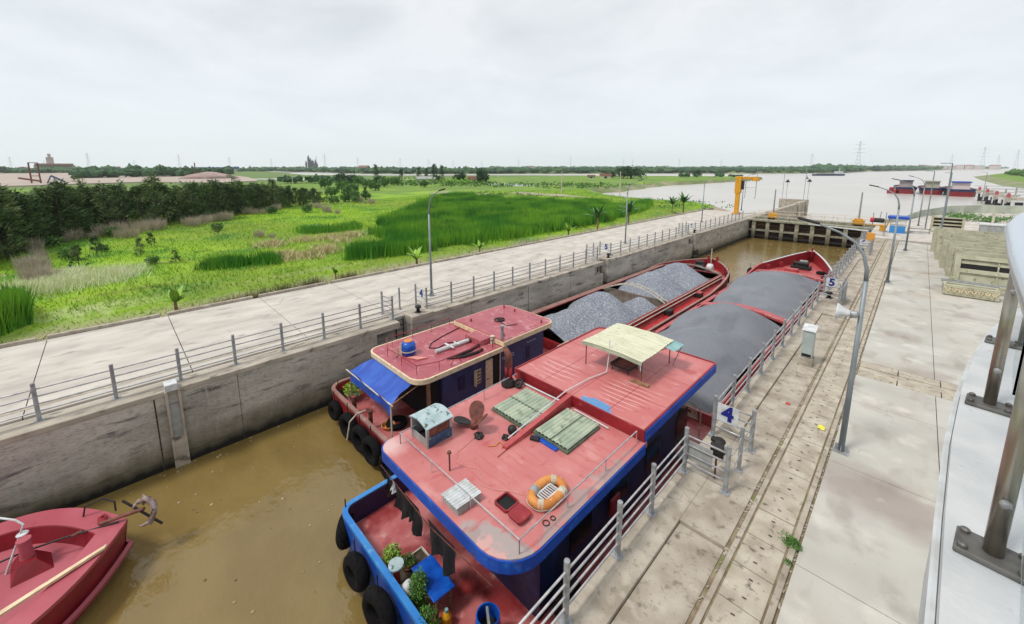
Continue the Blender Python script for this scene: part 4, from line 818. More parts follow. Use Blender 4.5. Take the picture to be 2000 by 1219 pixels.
for x_ in (-9.3,-7.9,-6.5): sm_.box(x_,x_+.012,11.0,16.9,RZ+.36,RZ+.364)
for y_ in (12.5,14.5): sm_.box(-10.6,-5.2,y_,y_+.012,RZ+.3605,RZ+.3635)
P(A, 'weld_seam', sm_, m_redd)
P(A, 'roof_pipe', MB().path([(-10.3,10.65,RZ+.06),(-8.2,10.72,RZ+.06)], .03, 6).path([(-7.6,10.66,RZ+.05),(-6.2,10.6,RZ+.05)], .025, 6), m_whitep)
P(A, 'handrail', railmb([(-10.35,10.6),(-10.35,5.5),(-5.28,5.5),(-5.28,10.7)], RZ, RZ+.36, .022, 2.0), m_rail)
P(A, 'vent_post', MB().path([(-8.37,5.9,RZ),(-8.37,5.9,RZ+.55)], .025, 6).lathe((-8.37,5.9,RZ+.55), [(.07,0),(.05,.05)], 8), m_rust)
ht = P(A, 'roof_hatch', MB().ring(rrect(-6.68,-6.2,6.0,6.48,(.08,)*4,4), rrect(-6.64,-6.24,6.04,6.44,(.06,)*4,4), RZ, RZ+.07), m_redd); P(ht, 'opening', MB().prism(rrect(-6.64,-6.24,6.04,6.44,(.06,)*4,4), RZ, RZ+.012), m_dark)
P(ht, 'lid', MB().prism(rrect(-6.15,-5.7,5.95,6.42,(.1,)*4,4), RZ+.06, RZ+.13), m_redd, bevel=.02)
P(A, 'marker_arc', MB().path([(-7.9,8.3,RZ+.02),(-7.8,7.2,RZ+.02)], .01, 4), m_redd)
# loose things on the roof of barge A
t = T('deckhouse_box', 'small open wooden locker with curved pale chipped lid on the big red roof', 'locker', (-10.0,6.4,RZ))
f = MB()
for x, y in ((-10.42,5.98),(-9.58,5.98),(-10.42,6.82),(-9.58,6.82)): f.box(x-.04,x+.04,y-.04,y+.04,RZ,RZ+.66)
f.box(-10.4,-9.6,5.96,6.0,RZ+.02,RZ+.24); f.box(-10.44,-10.4,6,6.8,RZ+.02,RZ+.5); P(t, 'frame', f, m_grey)
P(t, 'side_panel', MB().box(-9.56,-9.53,6.0,6.84,RZ+.02,RZ+.32), m_bluechip); P(t, 'side_panel', MB().box(-9.59,-9.57,6.0,6.84,RZ+.32,RZ+.62), m_rust); P(t, 'back_panel', MB().box(-10.4,-9.6,6.82,6.85,RZ+.02,RZ+.64), m_rust)
P(t, 'floor', MB().box(-10.38,-9.62,6.02,6.8,RZ+.01,RZ+.04), m_dark)
P(t, 'lid', MB().grid(10, 2, lambda u, v: (-10.5+u*1.0, 5.9+v*1.0, RZ+.67+.13*math.sin(math.pi*u))).grid(10, 2, lambda u, v: (-10.5+u*1.0, 5.9+v*1.0, RZ+.64+.13*math.sin(math.pi*u))), m_chip, normals=False)
t = T('propeller', 'rusty three-bladed ship propeller lying on the big red roof', 'propeller', (-9.35,7.6,RZ))
P(t, 'hub', MB().lathe((-9.35,7.6,RZ), [(.13,0),(.13,.12),(.1,.24),(.05,.26)], 14), m_rust, smooth=True)
for k, (ang, tl, ml) in enumerate(((205,.1,m_black),(120,.95,m_rust),(5,.75,m_rust))):
    a = R(ang); m = MB(); nn = 14; c = Vector((-9.35,7.6,RZ+.12)); d = Vector((math.cos(a)*math.cos(tl), math.sin(a)*math.cos(tl), math.sin(tl))); s_ = Vector((-math.sin(a), math.cos(a), 0)); up = d.cross(s_)
    for zz in (-.012, .012):
        for q_ in range(nn): b = 2*math.pi*q_/nn; m.v.append(tuple(c+d*(.4+.33*math.cos(b))+s_*(.24*math.sin(b)*(1+.2*math.cos(b)))+up*(zz+.06*math.sin(b))))
    m.f = [tuple(range(nn)), tuple(range(nn,2*nn))[::-1]]+[(i,(i+1)%nn,nn+(i+1)%nn,nn+i) for i in range(nn)]; P(t, 'blade', m, ml)
def lump(c, s_, seed):
    m = MB(); rnd = random.Random(seed); m.lathe(c, [(s_*.9,0),(s_,s_*.3),(s_*.7,s_*.7),(s_*.2,s_*.85)], 9); m.v = [(x+rnd.uniform(-1,1)*s_*.22, y+rnd.uniform(-1,1)*s_*.22, max(c[2], z+rnd.uniform(-1,1)*s_*.2)) for x,y,z in m.v]; return m
single('rag', lump((-8.87,7.4,RZ),.17,1), m_black, 'black oily rag heap beside the propeller', 'rag', loc=(-8.87,7.4,RZ))
single('float_ball', MB().lathe((-8.25,8.25,RZ), [(.05,0),(.13,.06),(.15,.15),(.13,.24),(.05,.3)], 14), m_black, 'black round float beside the inclined beam', 'float', loc=(-8.25,8.25,RZ), smooth=True)
single('oily_rag', lump((-8.25,7.95,RZ),.13,4), m_black, 'small black rag at the lower end of the inclined beam', 'rag', loc=(-8.25,7.95,RZ)); single('tool_case', MB().obox((-7.55,8.55,RZ+.05),(.3,.16,.1),.4), m_black, 'small black tool case at the corner of the right skylight cover', 'case', loc=(-7.55,8.55,RZ), bevel=.02)
single('orange_rope', MB().path([(-8.35,7.3,RZ+.02),(-8.2,7.5,RZ+.02),(-8.25,7.7,RZ+.02),(-8.05,7.72,RZ+.02),(-8.0,7.55,RZ+.02)], .018, 5), m_orange, 'short orange rope at the foot of the inclined beam', 'rope', loc=(-8.2,7.5,RZ))
cable = [(-8.95,7.25),(-8.85,6.85),(-8.8,6.5),(-8.55,6.25),(-8.2,6.3),(-7.85,6.5),(-7.6,6.35),(-7.3,6.2),(-7.0,6.3),(-6.6,6.6),(-6.3,6.75)]
single('cable', MB().path([(x,y,RZ+.012) for x,y in cable], .009, 5), M('pink_cable', C3(226,160,152), rough=.6), 'thin pale cable snaking across the big red roof', 'cable', loc=(-7.6,6.4,RZ))
t = T('raft_box', 'white folded slatted sheet box near the stern edge of the red roof', 'box', (-7.3,5.5,RZ)); bm_ = MB().grid(2, 33, lambda u, v: (-7.66+v*.66+.03*u, 5.1+u*.78, RZ+.22+.018*math.sin(v*44)))
P(t, 'lid', bm_, m_white, normals=False); P(t, 'body', MB().box(-7.64,-7.0,5.14,5.86,RZ,RZ+.19), m_grey)
t = T('life_float', 'faded orange oval life float with white slatted grating on the roof corner', 'life float', (-5.86,7.15,RZ)); fm = MB(); fp = []
for k in range(28):
    a = 2*math.pi*k/28; ex = .27*abs(math.cos(a))**.8*(1 if math.cos(a) > 0 else -1); ey = .46*abs(math.sin(a))**.8*(1 if math.sin(a) > 0 else -1); fp.append((-5.86+ex*1.1, 7.15+ey*1.04, RZ+.13))
P(t, 'float_ring', MB().path(fp, .115, 12, closed=True), m_orange, smooth=True)
for k in (2,9,16,23): P(t, 'band', MB().path([Vector(fp[k-1]), Vector(fp[(k+1)%28])], .121, 12), m_pale if k != 16 else m_galv)
gr_ = MB().ring([(-6.02,6.87),(-5.7,6.87),(-5.7,7.43),(-6.02,7.43)], [(-5.98,6.91),(-5.74,6.91),(-5.74,7.39),(-5.98,7.39)], RZ+.1, RZ+.13)
for k in range(6): gr_.box(-5.98,-5.74,6.96+k*.075,6.985+k*.075,RZ+.1,RZ+.125)
P(t, 'grating', gr_, m_white); P(t, 'grab_line', MB().path([(x+(x+5.86)*.32, y+(y-7.15)*.28, RZ+.08) for x,y,z in fp], .01, 4, closed=True), m_pale)
single('rope_coil', MB().torus((-5.36,6.5,RZ+.02), .08, .012, None, 12, 5).torus((-5.33,6.72,RZ+.02), .06, .012, None, 12, 5), m_black, 'small coil of dark rope at the roof edge beside the life float', 'rope', loc=(-5.35,6.6,RZ))
# canopy on the fore roof
F = RZ+.36
t = T('canopy', 'pale yellow sheet canopy on four thin posts standing on the fore roof', 'canopy', (-7.9,14.6,F)); H1, H2 = F+1.05, F+1.2
def cz(x, y): return F+1.04+.05*math.sin(math.pi*min(1,max(0,(x+8.98)/2.62)))+.015*math.sin(y*3)+.01*math.sin(x*5)
P(t, 'sheet', MB().grid(12, 26, lambda u, v: (-8.98+u*2.62, 13.0+v*2.75, cz(-8.98+u*2.62, 13+v*2.75)+.012*math.sin(v*60))).grid(12, 26, lambda u, v: (-8.98+u*2.62, 13.0+v*2.75, cz(-8.98+u*2.62, 13+v*2.75)-.03)), m_canopy, normals=False)
P(t, 'valance', MB().grid(12, 2, lambda u, v: (-8.98+u*2.62, 12.99, cz(-8.98+u*2.62, 13)-.02-v*.13)), m_green, normals=False)
P(t, 'side_sheet', MB().grid(2, 10, lambda u, v: (-6.36+u*.38, 14.9+v*.9, F+1.0-u*.06)), m_teal, normals=False)
for x, y in ((-8.9,13.2),(-6.55,13.4),(-6.5,15.7),(-8.9,15.6)): P(t, 'post', MB().path([(x,y,F),(x,y,F+1.02)], .022, 6), m_rust)
P(t, 'frame', MB().path([(-6.02,15.7,F+.93),(-6.35,15.75,F)], .02, 5).path([(-6.5,15.7,F+.7),(-6.5,14.0,F+1.0)], .02, 5).path([(-8.9,13.2,F+1),(-6.5,13.3,F+1)], .02, 5).path([(-6.4,12.95,F+.98),(-6.3,12.8,F+.8)], .02, 5), m_galv)
single('plank_block', MB().obox((-6.55,13.3,F+.04),(.7,.16,.07),.1), m_wood, 'short plank under the nearest canopy post', 'plank', loc=(-6.55,13.3,F))
t = T('table', 'low dark tray table with white pots under the yellow canopy', 'table', (-7.5,14.1,F)); P(t, 'tray', MB().ring(rrect(-8.0,-7.1,13.5,14.4,(.12,)*4,4), rrect(-7.95,-7.15,13.55,14.35,(.1,)*4,4), F+.2, F+.26), m_black); P(t, 'top', MB().prism(rrect(-7.97,-7.13,13.53,14.37,(.1,)*4,4), F+.19, F+.21), m_rust)
for x, y in ((-7.9,13.6),(-7.2,13.6),(-7.9,14.3),(-7.2,14.3)): P(t, 'leg', MB().path([(x,y,F),(x,y,F+.19)], .02, 5), m_black)
for i, (x, y, r_) in enumerate(((-7.35,14.55,.17),(-7.75,14.6,.12))): single('pot', MB().lathe((x,y,F), [(r_*.8,0),(r_,.1),(r_,.3),(r_*.5,.36)], 12), m_white, ['larger white pot under the yellow canopy','smaller white pot under the yellow canopy'][i], 'pot', loc=(x,y,F))
# exhaust pipes
t = T('exhaust_stack', 'red twin exhaust pipes with sooty bent top rising from a black pot', 'exhaust', (-10.45,10.2,RZ))
P(t, 'pipe', MB().path([(-10.5,10.2,RZ+.2),(-10.5,10.2,RZ+.85)], .075, 8).path([(-10.34,10.25,RZ+.2),(-10.36,10.25,RZ+.85)], .07, 8), m_redd, smooth=True); P(t, 'top', MB().path([(-10.42,10.22,RZ+.8),(-10.42,10.22,RZ+1.25),(-10.52,10.15,RZ+1.5)], [.15,.14,.1], 10), m_rust, smooth=True); P(t, 'pot', MB().lathe((-10.42,10.2,RZ), [(.26,0),(.28,.1),(.22,.26),(.1,.3)], 12), m_black)
single('coiled_hose', MB().torus((-10.1,10.45,RZ+.12), .16, .05, Matrix.Rotation(.5,4,'X'), 16, 7).torus((-10.0,10.35,RZ+.1), .1, .04, None, 14, 6), m_black, 'coiled black hose beside the exhaust pipes', 'hose', loc=(-10.1,10.4,RZ), smooth=True)
# stern deck of barge A
for k, (x, y, r_) in enumerate(((-11.5,4.15,.55),(-9.95,3.75,.52),(-8.5,3.7,.62),(-6.6,3.75,.5))): tyre(A, (x,y,-2.55), r_, .34, rot_to(-.7,-.7) if k == 0 else rot_to(.12,-1))
st_y = 4.8
t = T('blue_table', 'bright blue table top on the stern deck among potted plants', 'table', (-7.75,4.85,ZD)); P(t, 'top', MB().obox((-7.72,4.82,ZD+.72),(1.15,.62,.05), -.06), m_tank, bevel=.015)
for dx_, dy_ in ((-.45,-.2),(.45,-.2),(-.45,.2),(.45,.2)): P(t, 'leg', MB().box(-7.72+dx_-.03,-7.72+dx_+.03,4.82+dy_-.03,4.82+dy_+.03,ZD,ZD+.7), m_wood)
def pot_plant(x, y, h_, rad, n, lbl, mat=m_leaf, dens=1.0):
    t = T('potted_plant', lbl, 'plant', (x,y,ZD), 'potted plants on the stern deck'); P(t, 'pot', MB().lathe((x,y,ZD), [(.12,0),(.18,.26),(.16,.28)], 12), m_rust)
    m = MB(); leafclump(m, (x,y,ZD+.22), n, rad, h_, .018, .07); P(t, 'foliage', m, mat, normals=False)
    P(t, 'stem', MB().path([(x,y,ZD+.2),(x,y,ZD+.2+h_*.8)], .015, 5), m_bark)
pot_plant(-9.25,4.5,.6,.26,900,'leafy yellow-green potted plant nearest the blue bulwark corner', m_leafy); pot_plant(-7.75,4.42,1.25,.24,1500,'tall bushy potted plant rising in front of the blue table'); pot_plant(-7.1,4.2,.7,.3,900,'spreading dark green potted plant by the bottom edge of the photo')
pot_plant(-8.85,4.75,.4,.2,300,'small dark potted plant left of the blue table'); pot_plant(-6.6,4.15,.5,.2,400,'bright green potted plant at the lower edge beside the barrel')
t = T('planter', 'long dark wooden planter with soil against the stern bulwark', 'planter', (-8.4,5.0,ZD)); P(t, 'frame', MB().ring([(-9.1,4.3),(-8.35,4.3),(-8.35,5.35),(-9.1,5.35)], [(-9.06,4.34),(-8.39,4.34),(-8.39,5.31),(-9.06,5.31)], ZD, ZD+.22), m_pale); P(t, 'soil', MB().box(-9.06,-8.39,4.34,5.31,ZD+.01,ZD+.17), m_bark)
t = T('stool', 'round pale blue stool top on a red stand by the bulwark', 'stool', (-8.62,4.28,ZD)); P(t, 'seat', MB().lathe((-8.62,4.28,ZD+.8), [(.2,0),(.2,.04),(.02,.045)], 20), m_chip); P(t, 'stand', MB().lathe((-8.62,4.28,ZD), [(.14,0),(.09,.1),(.08,.79)], 10), m_redd)
t = T('jerry_can', 'yellow plastic can with pale blue cap beside the blue table', 'can', (-7.0,4.72,ZD)); P(t, 'body', MB().lathe((-7.0,4.72,ZD), [(.1,0),(.13,.05),(.12,.3),(.05,.4)], 12), m_yellow); P(t, 'cap', MB().lathe((-7.0,4.72,ZD+.4), [(.045,0),(.045,.08)], 8), m_teal)
t = T('barrel', 'open blue plastic barrel on the red stern deck at the bottom edge', 'barrel', (-5.95,5.15,ZD)); P(t, 'body', loops(MB(), [[(-5.95+r_*math.cos(a),5.15+r_*math.sin(a),z) for a in np.linspace(0,2*math.pi,24,endpoint=False)] for r_, z in ((.26,ZD),(.3,ZD+.3),(.3,ZD+.65),(.28,ZD+.9),(.25,ZD+.9),(.26,ZD+.5))]), m_tank); P(t, 'lining', MB().lathe((-5.95,5.15,ZD+.5), [(.25,0),(.25,.02)], 20), m_dark); P(t, 'tool', MB().obox((-5.95,5.15,ZD+.86),(.4,.06,.04),-.6), m_galv)
single('sack', MB().lathe((-8.15,4.35,ZD), [(.16,0),(.22,.1),(.2,.45),(.08,.62)], 12), m_white, 'white sack leaning between the planter and the tall plant', 'sack', loc=(-8.15,4.35,ZD), smooth=True)
# washing line under the roof edge
t = T('washing_line', 'line of dark laundry hanging under the blue roof edge at the stern', 'laundry', (-8.2,4.95,-.5)); P(t, 'line', MB().path([(-10.7,5.0,-.35),(-8,4.92,-.5),(-5.6,5.0,-.4)], .012, 5), m_rust)
def cloth(x0, x1, z0, z1, seed):
    rnd = random.Random(seed); ph = rnd.random()*6
    return MB().grid(14, 8, lambda u, v: (x0+(x1-x0)*u+.04*math.sin(v*5+ph), 4.98+.09*math.sin(u*14+ph)*v+.05*math.sin(v*3), z1-(z1-z0)*v*(1+.14*math.sin(u*9+ph))))
for k, (x0, x1, h_, mt) in enumerate(((-10.35,-10.1,.6,m_black),(-10.05,-9.85,.35,m_white),(-9.85,-8.55,.85,m_black),(-8.15,-7.0,.95,m_black),(-9.1,-8.6,.7,m_dark))): P(t, 'garment', cloth(x0, x1, -.42-h_, -.42, k), mt, normals=False)
False and P(A, 'scroll_gate', MB().ring([(-5.4,17.05),(-4.75,17.05),(-4.75,17.1),(-5.4,17.1)], [(-5.36,17.06),(-4.79,17.06),(-4.79,17.09),(-5.36,17.09)], ZD, -.7), m_pale)
sg = MB().path([(-6.6,16.4,-1.1),(-5.6,16.4,-1.1),(-5.4,16.4,-1.2),(-5.33,16.4,-1.4),(-5.33,16.4,-2.45)], .03, 6)
for k in range(4): sg.path([(-6.45+k*.09,16.4,-1.2-k*.07),(-5.55-k*.06,16.4,-1.2-k*.07),(-5.45-k*.06,16.4,-1.75+k*.05),(-6.45+k*.09,16.4,-1.75+k*.05),(-6.45+k*.09,16.4,-1.25-k*.07)], .018, 5)
P(A, 'side_rail', sg, m_pale); P(A, 'side_board', MB().box(-6.5,-5.45,15.2,15.24,-2.4,-.75).box(-5.45,-5.1,14.4,15.2,-2.45,-2.3), m_grey)
P(A, 'life_vest', MB().obox((-5.3,9.6,-1.2),(.12,.5,.6)), m_redd, bevel=.08); P(A, 'deck_locker', MB().box(-5.35,-5.0,6.8,7.5,ZD,-1.9), m_black)
# ---------- barge B: navy cabin, cream trim ----------
B = T('cargo_barge', 'narrower barge with navy cabin, cream trim and maroon roof carrying pale crushed stone', 'barge', (-15.6,20,-3.3), 'gravel barges in the lock')
olB = outline(-15.65, 3.75, 6.55, 48.0, 8.6, .7, 2.3, 18); ztB = mult((6.5,-1.85),(9.5,-1.85),(12,-2.36),(37,-2.34),(42,-1.7),(48,-1.55))
inB = hull(B, olB, ztB, ZD, .17, m_redd, m_dull, m_redd, .3)
HB = (-18.7,-13.05,18.4,42.4); deck_with_hold(B, inB, *HB, ZD, m_red, m_deckdark); coaming(B, HB, -1.85, m_redd, m_hold); P(B, 'coaming_wall', MB().box(-19.2,-18.72,18.4,42.2,ZD,-1.83), m_dull, bevel=.02)
P(B, 'coaming_pipe', MB().path([(-12.85,18.5,-1.9),(-12.85,42.2,-1.9)], .04, 6).path([(-12.72,18.5,-2.1),(-12.72,42.2,-2.1)], .04, 6), m_pale)
arch_beam(B, 'arch', -18.7,-13.05,30.0,.07,-1.85,-.95,.07,m_pale); arch_beam(B, 'arch', -18.7,-13.05,30.5,.07,-1.85,-.95,.07,m_pale); P(B, 'bulkhead', MB().box(-18.7,-13.05,30.2,30.3,-4.6,-1.75), m_hold)
at = MB()
for k in range(1, 8): u = k/8; z = -1.85+.9*math.sin(math.pi*u); at.box(-18.7+5.65*u-.03,-18.7+5.65*u+.03,30.0,30.5,z-.05,z-.01)
P(B, 'arch_rung', at, m_pale)
arch_beam(B, 'cross_beam', -18.7,-13.05,42.45,.35,-1.85,-1.35,.1,m_hold)
for y in (23.5,29.5,35.5): P(B, 'bitt', MB().box(-12.75,-12.25,y-.35,y+.35,ZD,-2.1), m_black, bevel=.03); 
for y in (23.5,35.5): P(B, 'bitt_cap', MB().box(-12.72,-12.28,y-.3,y+.3,-2.1,-2.05), m_red)
overlay(m_red, C3(184,28,28), spot(-12.35, 31, .35, .3, .5, 1.2, .9, 1, .05))
wB = P(B, 'windlass', MB().box(-16.6,-14.9,44.0,45.0,ZD,ZD+.3).lathe((-16.3,44.5,ZD+.6), [(.34,0),(.34,.1),(.2,.12),(.2,.8),(.34,.82),(.34,.9)], 12, 'X').obox((-16.0,45.0,ZD+.6),(.8,.7,.9)), m_black); P(wB, 'drum', MB().lathe((-15.1,44.6,ZD+.62), [(.3,0),(.42,.1),(.42,.5),(.3,.6)], 14, 'X'), m_white)
P(B, 'mast', MB().path([(-15.4,46.6,ZD),(-15.4,46.6,-.2)], .05, 6), m_pale); P(B, 'bow_post', MB().box(-15.0,-14.8,46.9,47.1,ZD,-1.1).box(-15.9,-15.7,46.9,47.1,ZD,-1.1), m_redd); P(B, 'deck_hatch', MB().box(-14.2,-13.4,44.8,45.1,ZD,ZD+.06), m_black)
for x, y in ((-12.35,42.3),(-12.7,43.6),(-13.2,44.7)): tyre(B, (x,y,-2.2), .42, .28, rot_to(.9,.4))
P(B, 'bitt', MB().obox((-13.0,42.0,ZD+.2),(.5,.15,.3),.5), m_redd)
# cabin B
cb_ = P(B, 'cabin', MB().box(-17.4,-13.85,9.5,16.3,ZD,-.18), m_navyB)
XF = -13.85
dr_ = P(cb_, 'door', MB().box(XF-.005,XF+.06,12.0,12.45,ZD+.3,-.55), m_cream, bevel=.02); P(cb_, 'doorway', MB().box(XF-.01,XF+.01,12.45,12.95,ZD+.2,-.45), m_dark); P(cb_, 'door_frame', MB().path([(XF+.02,12.95,ZD+.2),(XF+.02,12.98,-.45)], .03, 6), m_cream); P(dr_, 'handle', MB().obox((XF+.08,12.1,-1.5),(.03,.12,.03)), m_black)
wn = P(cb_, 'window', MB().box(XF-.005,XF+.03,11.32,11.72,-1.55,-.82), m_cream, bevel=.04); gl_ = MB()
for a in range(3):
    for b in range(4): gl_.box(XF+.028,XF+.034,11.36+a*.12,11.44+a*.12,-1.5+b*.17,-1.38+b*.17)
P(wn, 'pane', gl_, m_dark); P(wn, 'shutter', MB().box(XF+.02,XF+.22,11.26,11.3,-1.55,-.82), m_cream, bevel=.03)
for y0_, y1_ in ((10.35,10.75),(14.9,15.2)):
    P(cb_, 'shutter', MB().box(XF-.005,XF+.03,y0_,y1_,-1.45,-.75), m_navy, bevel=.05)
FACE = FACE_PX
put_text(cb_, 'lettering', 'ND-152', .26, .004, .006, (XF+.01,13.55,-.85), FACE, M('faded_white_lettering', C3(170,176,196))); put_text(cb_, 'lettering', 'NL SAI GON', .13, .004, .003, (XF+.01,15.3,-.55), FACE, bpy.data.materials['faded_white_lettering'])
put_text(cb_, 'lettering', 'THU HA', .24, .004, .003, (XF+.01,10.9,-.42), FACE, m_navy)
rB = rrect(-17.85,-13.5,8.05,13.0,(.5,.65,.05,.05)); P(B, 'roof', MB().prism(rB, -.1, 0), m_roofB)
P(B, 'roof_edge', MB().ring(rrect(-17.9,-13.45,8.0,13.1,(.52,.68,.05,.05)), rrect(-17.82,-13.53,8.08,13.02,(.46,.6,.05,.05)), -.2, .012), m_cream)
rB2 = rrect(-17.35,-13.42,12.85,16.7,(.05,.05,.5,.6)); P(B, 'fore_roof', MB().prism(rB2, .06, .3), m_roofB); P(B, 'fore_roof_edge', MB().ring(rrect(-17.4,-13.36,12.8,16.75,(.05,.05,.52,.62)), rrect(-17.33,-13.44,12.87,16.68,(.05,.05,.46,.56)), .05, .29), m_cream); P(B, 'fore_cabin', MB().box(-17.1,-13.7,13.0,16.3,-.2,.06), m_navyB)
P(B, 'roof_step', MB().box(-17.33,-13.4,12.83,12.87,.0,.315), m_redd)
P(B, 'hatch_box', MB().box(-15.5,-14.3,12.1,12.85,0,.28), m_roofB, bevel=.02); P(B, 'vent', MB().lathe((-14.15,12.75,0), [(.1,0),(.1,.35),(.12,.4)], 12), m_pale); P(B, 'chimney', MB().path([(-13.65,12.95,.3),(-13.65,12.95,.95)], .075, 10).lathe((-13.65,12.95,.95), [(.1,0),(.1,.08)], 10), m_galv)
P(B, 'handrail', railmb([(-17.6,8.9),(-16.5,8.35),(-14.1,8.4),(-13.75,9.3)], 0, .42, .018, 1.4).path([(-13.75,9.3,.42),(-13.75,12.5,.42)], .018, 6), m_redd)
P(B, 'handrail', railmb([(-17.65,9.2),(-17.65,12.7)], 0, .38, .018, 1.2), m_redd)
for ya_, yb_ in ((9.9,10.2),(10.5,10.2),(11.6,11.6),(12.4,12.4)): P(B, 'stanchion', MB().path([(-13.75,ya_,0),(-13.75,yb_,.42)], .018, 5), m_redd)
for x, y in ((-16.6,13.4),(-13.9,13.3),(-13.75,16.0),(-16.9,16.2),(-16.0,16.2)): P(B, 'roof_cleat', MB().lathe((x,y,.3), [(.06,0),(.03,.1),(.07,.14),(.02,.16)], 8), m_redd)
t = T('water_tank', 'round-shouldered bright blue plastic water tank on the maroon roof', 'tank', (-16.1,9.2,0)); P(t, 'body', MB().lathe((-16.1,9.2,0), [(.3,0),(.33,.05),(.34,.42),(.31,.55),(.2,.64)], 20), m_tank, smooth=True); P(t, 'lid', MB().lathe((-16.1,9.2,.64), [(.2,0),(.2,.03),(.1,.06)], 14), m_orange); P(t, 'strap', MB().box(-16.13,-16.09,8.83,8.86,0,.66).ring(rrect(-16.47,-15.73,8.83,9.57,(.3,)*4,5), rrect(-16.45,-15.75,8.85,9.55,(.28,)*4,5), .2, .25), m_pale)
t = T('white_tube', 'white folded awning tube lying on the maroon roof', 'tube', (-15.2,10.9,.1)); P(t, 'body', MB().path([(-15.2,10.1,.12),(-15.1,12.0,.12)], .09, 8), m_white); P(t, 'fins', MB().obox((-15.2,10.9,.15),(.7,.1,.03)).obox((-15.17,11.3,.17),(.4,.08,.03)), m_white); P(t, 'end', MB().path([(-15.1,12.0,.12),(-15.1,12.15,.12)], .12, 8), m_rust)
single('folded_tarpaulin', MB().path([(-14.35,10.1,.06),(-14.2,10.6,.07),(-14.25,11.4,.06),(-14.5,12.6,.08)], [.03,.08,.08,.05], 7).path([(-14.35,10.1,.06),(-13.95,10.8,.06),(-13.85,11.5,.06),(-13.9,11.9,.07)], [.03,.07,.08,.06], 7), m_black, 'black rolled tarpaulin bent in a vee on the maroon roof edge', 'tarpaulin', loc=(-14.2,11.2,0), smooth=True)
single('hose', MB().path([(-16.9,12.9,.03),(-16.6,11.5,.03),(-16.3,10.6,.03),(-15.9,10.2,.03),(-15.6,10.5,.03),(-15.75,11.2,.03),(-15.5,11.6,.03),(-15.3,11.3,.05)], .025, 6), m_black, 'dark hose looping across the maroon roof', 'hose', loc=(-16,11.2,0), smooth=True)
single('plank', MB().obox((-16.55,8.85,.04),(.9,.07,.05),-.5), m_wood, 'short pale plank beside the blue tank', 'plank', loc=(-16.55,8.85,0))
single('cardboard', MB().prism([(-15.75,8.9),(-15.2,9.15),(-15.05,9.6),(-15.6,9.2)], .02, .06), M('salmon_board', C3(226,150,140), rough=.7), 'salmon board scrap beside the blue tank', 'board', loc=(-15.4,9.2,0))
single('rope_pile', MB().torus((-15.6,14.6,.34), .28, .03, None, 16, 6).torus((-15.55,14.65,.37), .2, .03, None, 16, 6).torus((-15.6,14.6,.4), .12, .03, None, 14, 6).path([(-15.3,14.4,.34),(-14.7,14.3,.33),(-14.5,14.9,.33)], .02, 5), m_black, 'black coiled rope on the raised maroon fore roof', 'rope', loc=(-15.6,14.6,.3))
# tarpaulin awning
t = T('tarpaulin_awning', 'bright blue tarpaulin awning over the stern deck of the maroon barge', 'awning', (-16,7.6,-1)); 
def tz(u, v): return (-17.3+u*3.3+(v*-.6 if u < .5 else 0)*(1-2*u)+.02*math.sin(v*9), 8.05-v*.95, -.22-v*.5-.06*math.sin(math.pi*u)*math.sin(math.pi*v)+.035*math.sin(u*11+v*6)*(.3+v))
P(t, 'sheet', MB().grid(30, 10, tz), m_tarp, normals=False, smooth=True)
P(t, 'flap', MB().grid(30, 6, lambda u, v: (tz(u,1)[0], tz(u,1)[1]-.02+.03*math.sin(u*13+v*3), tz(u,1)[2]-v*(.45+.05*math.sin(u*8)))), m_tarp, normals=False, smooth=True)
P(t, 'pole', MB().path([(-18.2,7.08,-.78),(-13.85,7.1,-.75)], .03, 6), m_pale); P(t, 'pole', MB().path([(-14.0,7.1,-.72),(-13.95,7.05,ZD)], .035, 6), m_pale); P(t, 'pole', MB().path([(-13.95,7.05,-.75),(-13.95,8.3,-.4)], .025, 6), m_wood); P(t, 'pole', MB().path([(-17.8,7.1,-.8),(-17.8,7.1,ZD)], .03, 6), m_wood)
P(B, 'awning_post', MB().box(-13.9,-13.8,8.7,8.85,ZD,-.2), m_wood); P(B, 'stern_wall', MB().box(-17.2,-14.0,9.0,9.5,ZD,-.2), m_dark)
for k, (x, y, r_) in enumerate(((-18.9,6.9,.5),(-18.1,6.4,.48),(-16.5,6.35,.62),(-15.3,6.35,.6),(-14.3,6.35,.6),(-13.0,6.4,.55),(-12.1,6.7,.5))): tyre(B, (x,y,-2.55), r_, .32, rot_to(.1,-1))
P(B, 'bitt', MB().lathe((-17.2,6.95,ZD), [(.09,0),(.09,.75),(.13,.78),(.13,.84)], 10).lathe((-15.6,6.95,ZD), [(.09,0),(.09,.75),(.13,.78),(.13,.84)], 10), m_rust)
single('rope', MB().path([(-15.9,6.9,-1.75),(-16.0,6.55,-1.8),(-16.1,6.25,-2.1),(-16.15,6.1,-2.9)], .03, 6), m_pale, 'pale mooring rope hanging over the stern bulwark of the maroon barge', 'rope', loc=(-16,6.6,-1.8))
single('basin', MB().lathe((-15.1,7.5,ZD), [(.22,0),(.3,.16),(.27,.17),(.2,.03)], 18), m_orange, 'round basin with orange rim on the maroon stern deck', 'basin', loc=(-15.1,7.5,ZD))
single('spare_tyre', MB().torus((-15.0,7.85,ZD+.12), .34, .13, None, 20, 8), m_rubber, 'black tyre lying flat on the maroon stern deck behind the basin', 'tyre', loc=(-15,7.85,ZD), smooth=True)
t = T('potted_plant', 'light green leafy plant at the far stern corner of the maroon barge', 'plant', (-18.3,7.4,ZD)); m = MB(); leafclump(m, (-18.3,7.4,ZD+.3), 500, .45, .7, .03, .12); P(t, 'foliage', m, m_leafy, normals=False); P(t, 'pot', MB().lathe((-18.3,7.4,ZD), [(.2,0),(.26,.3)], 12), m_grey)
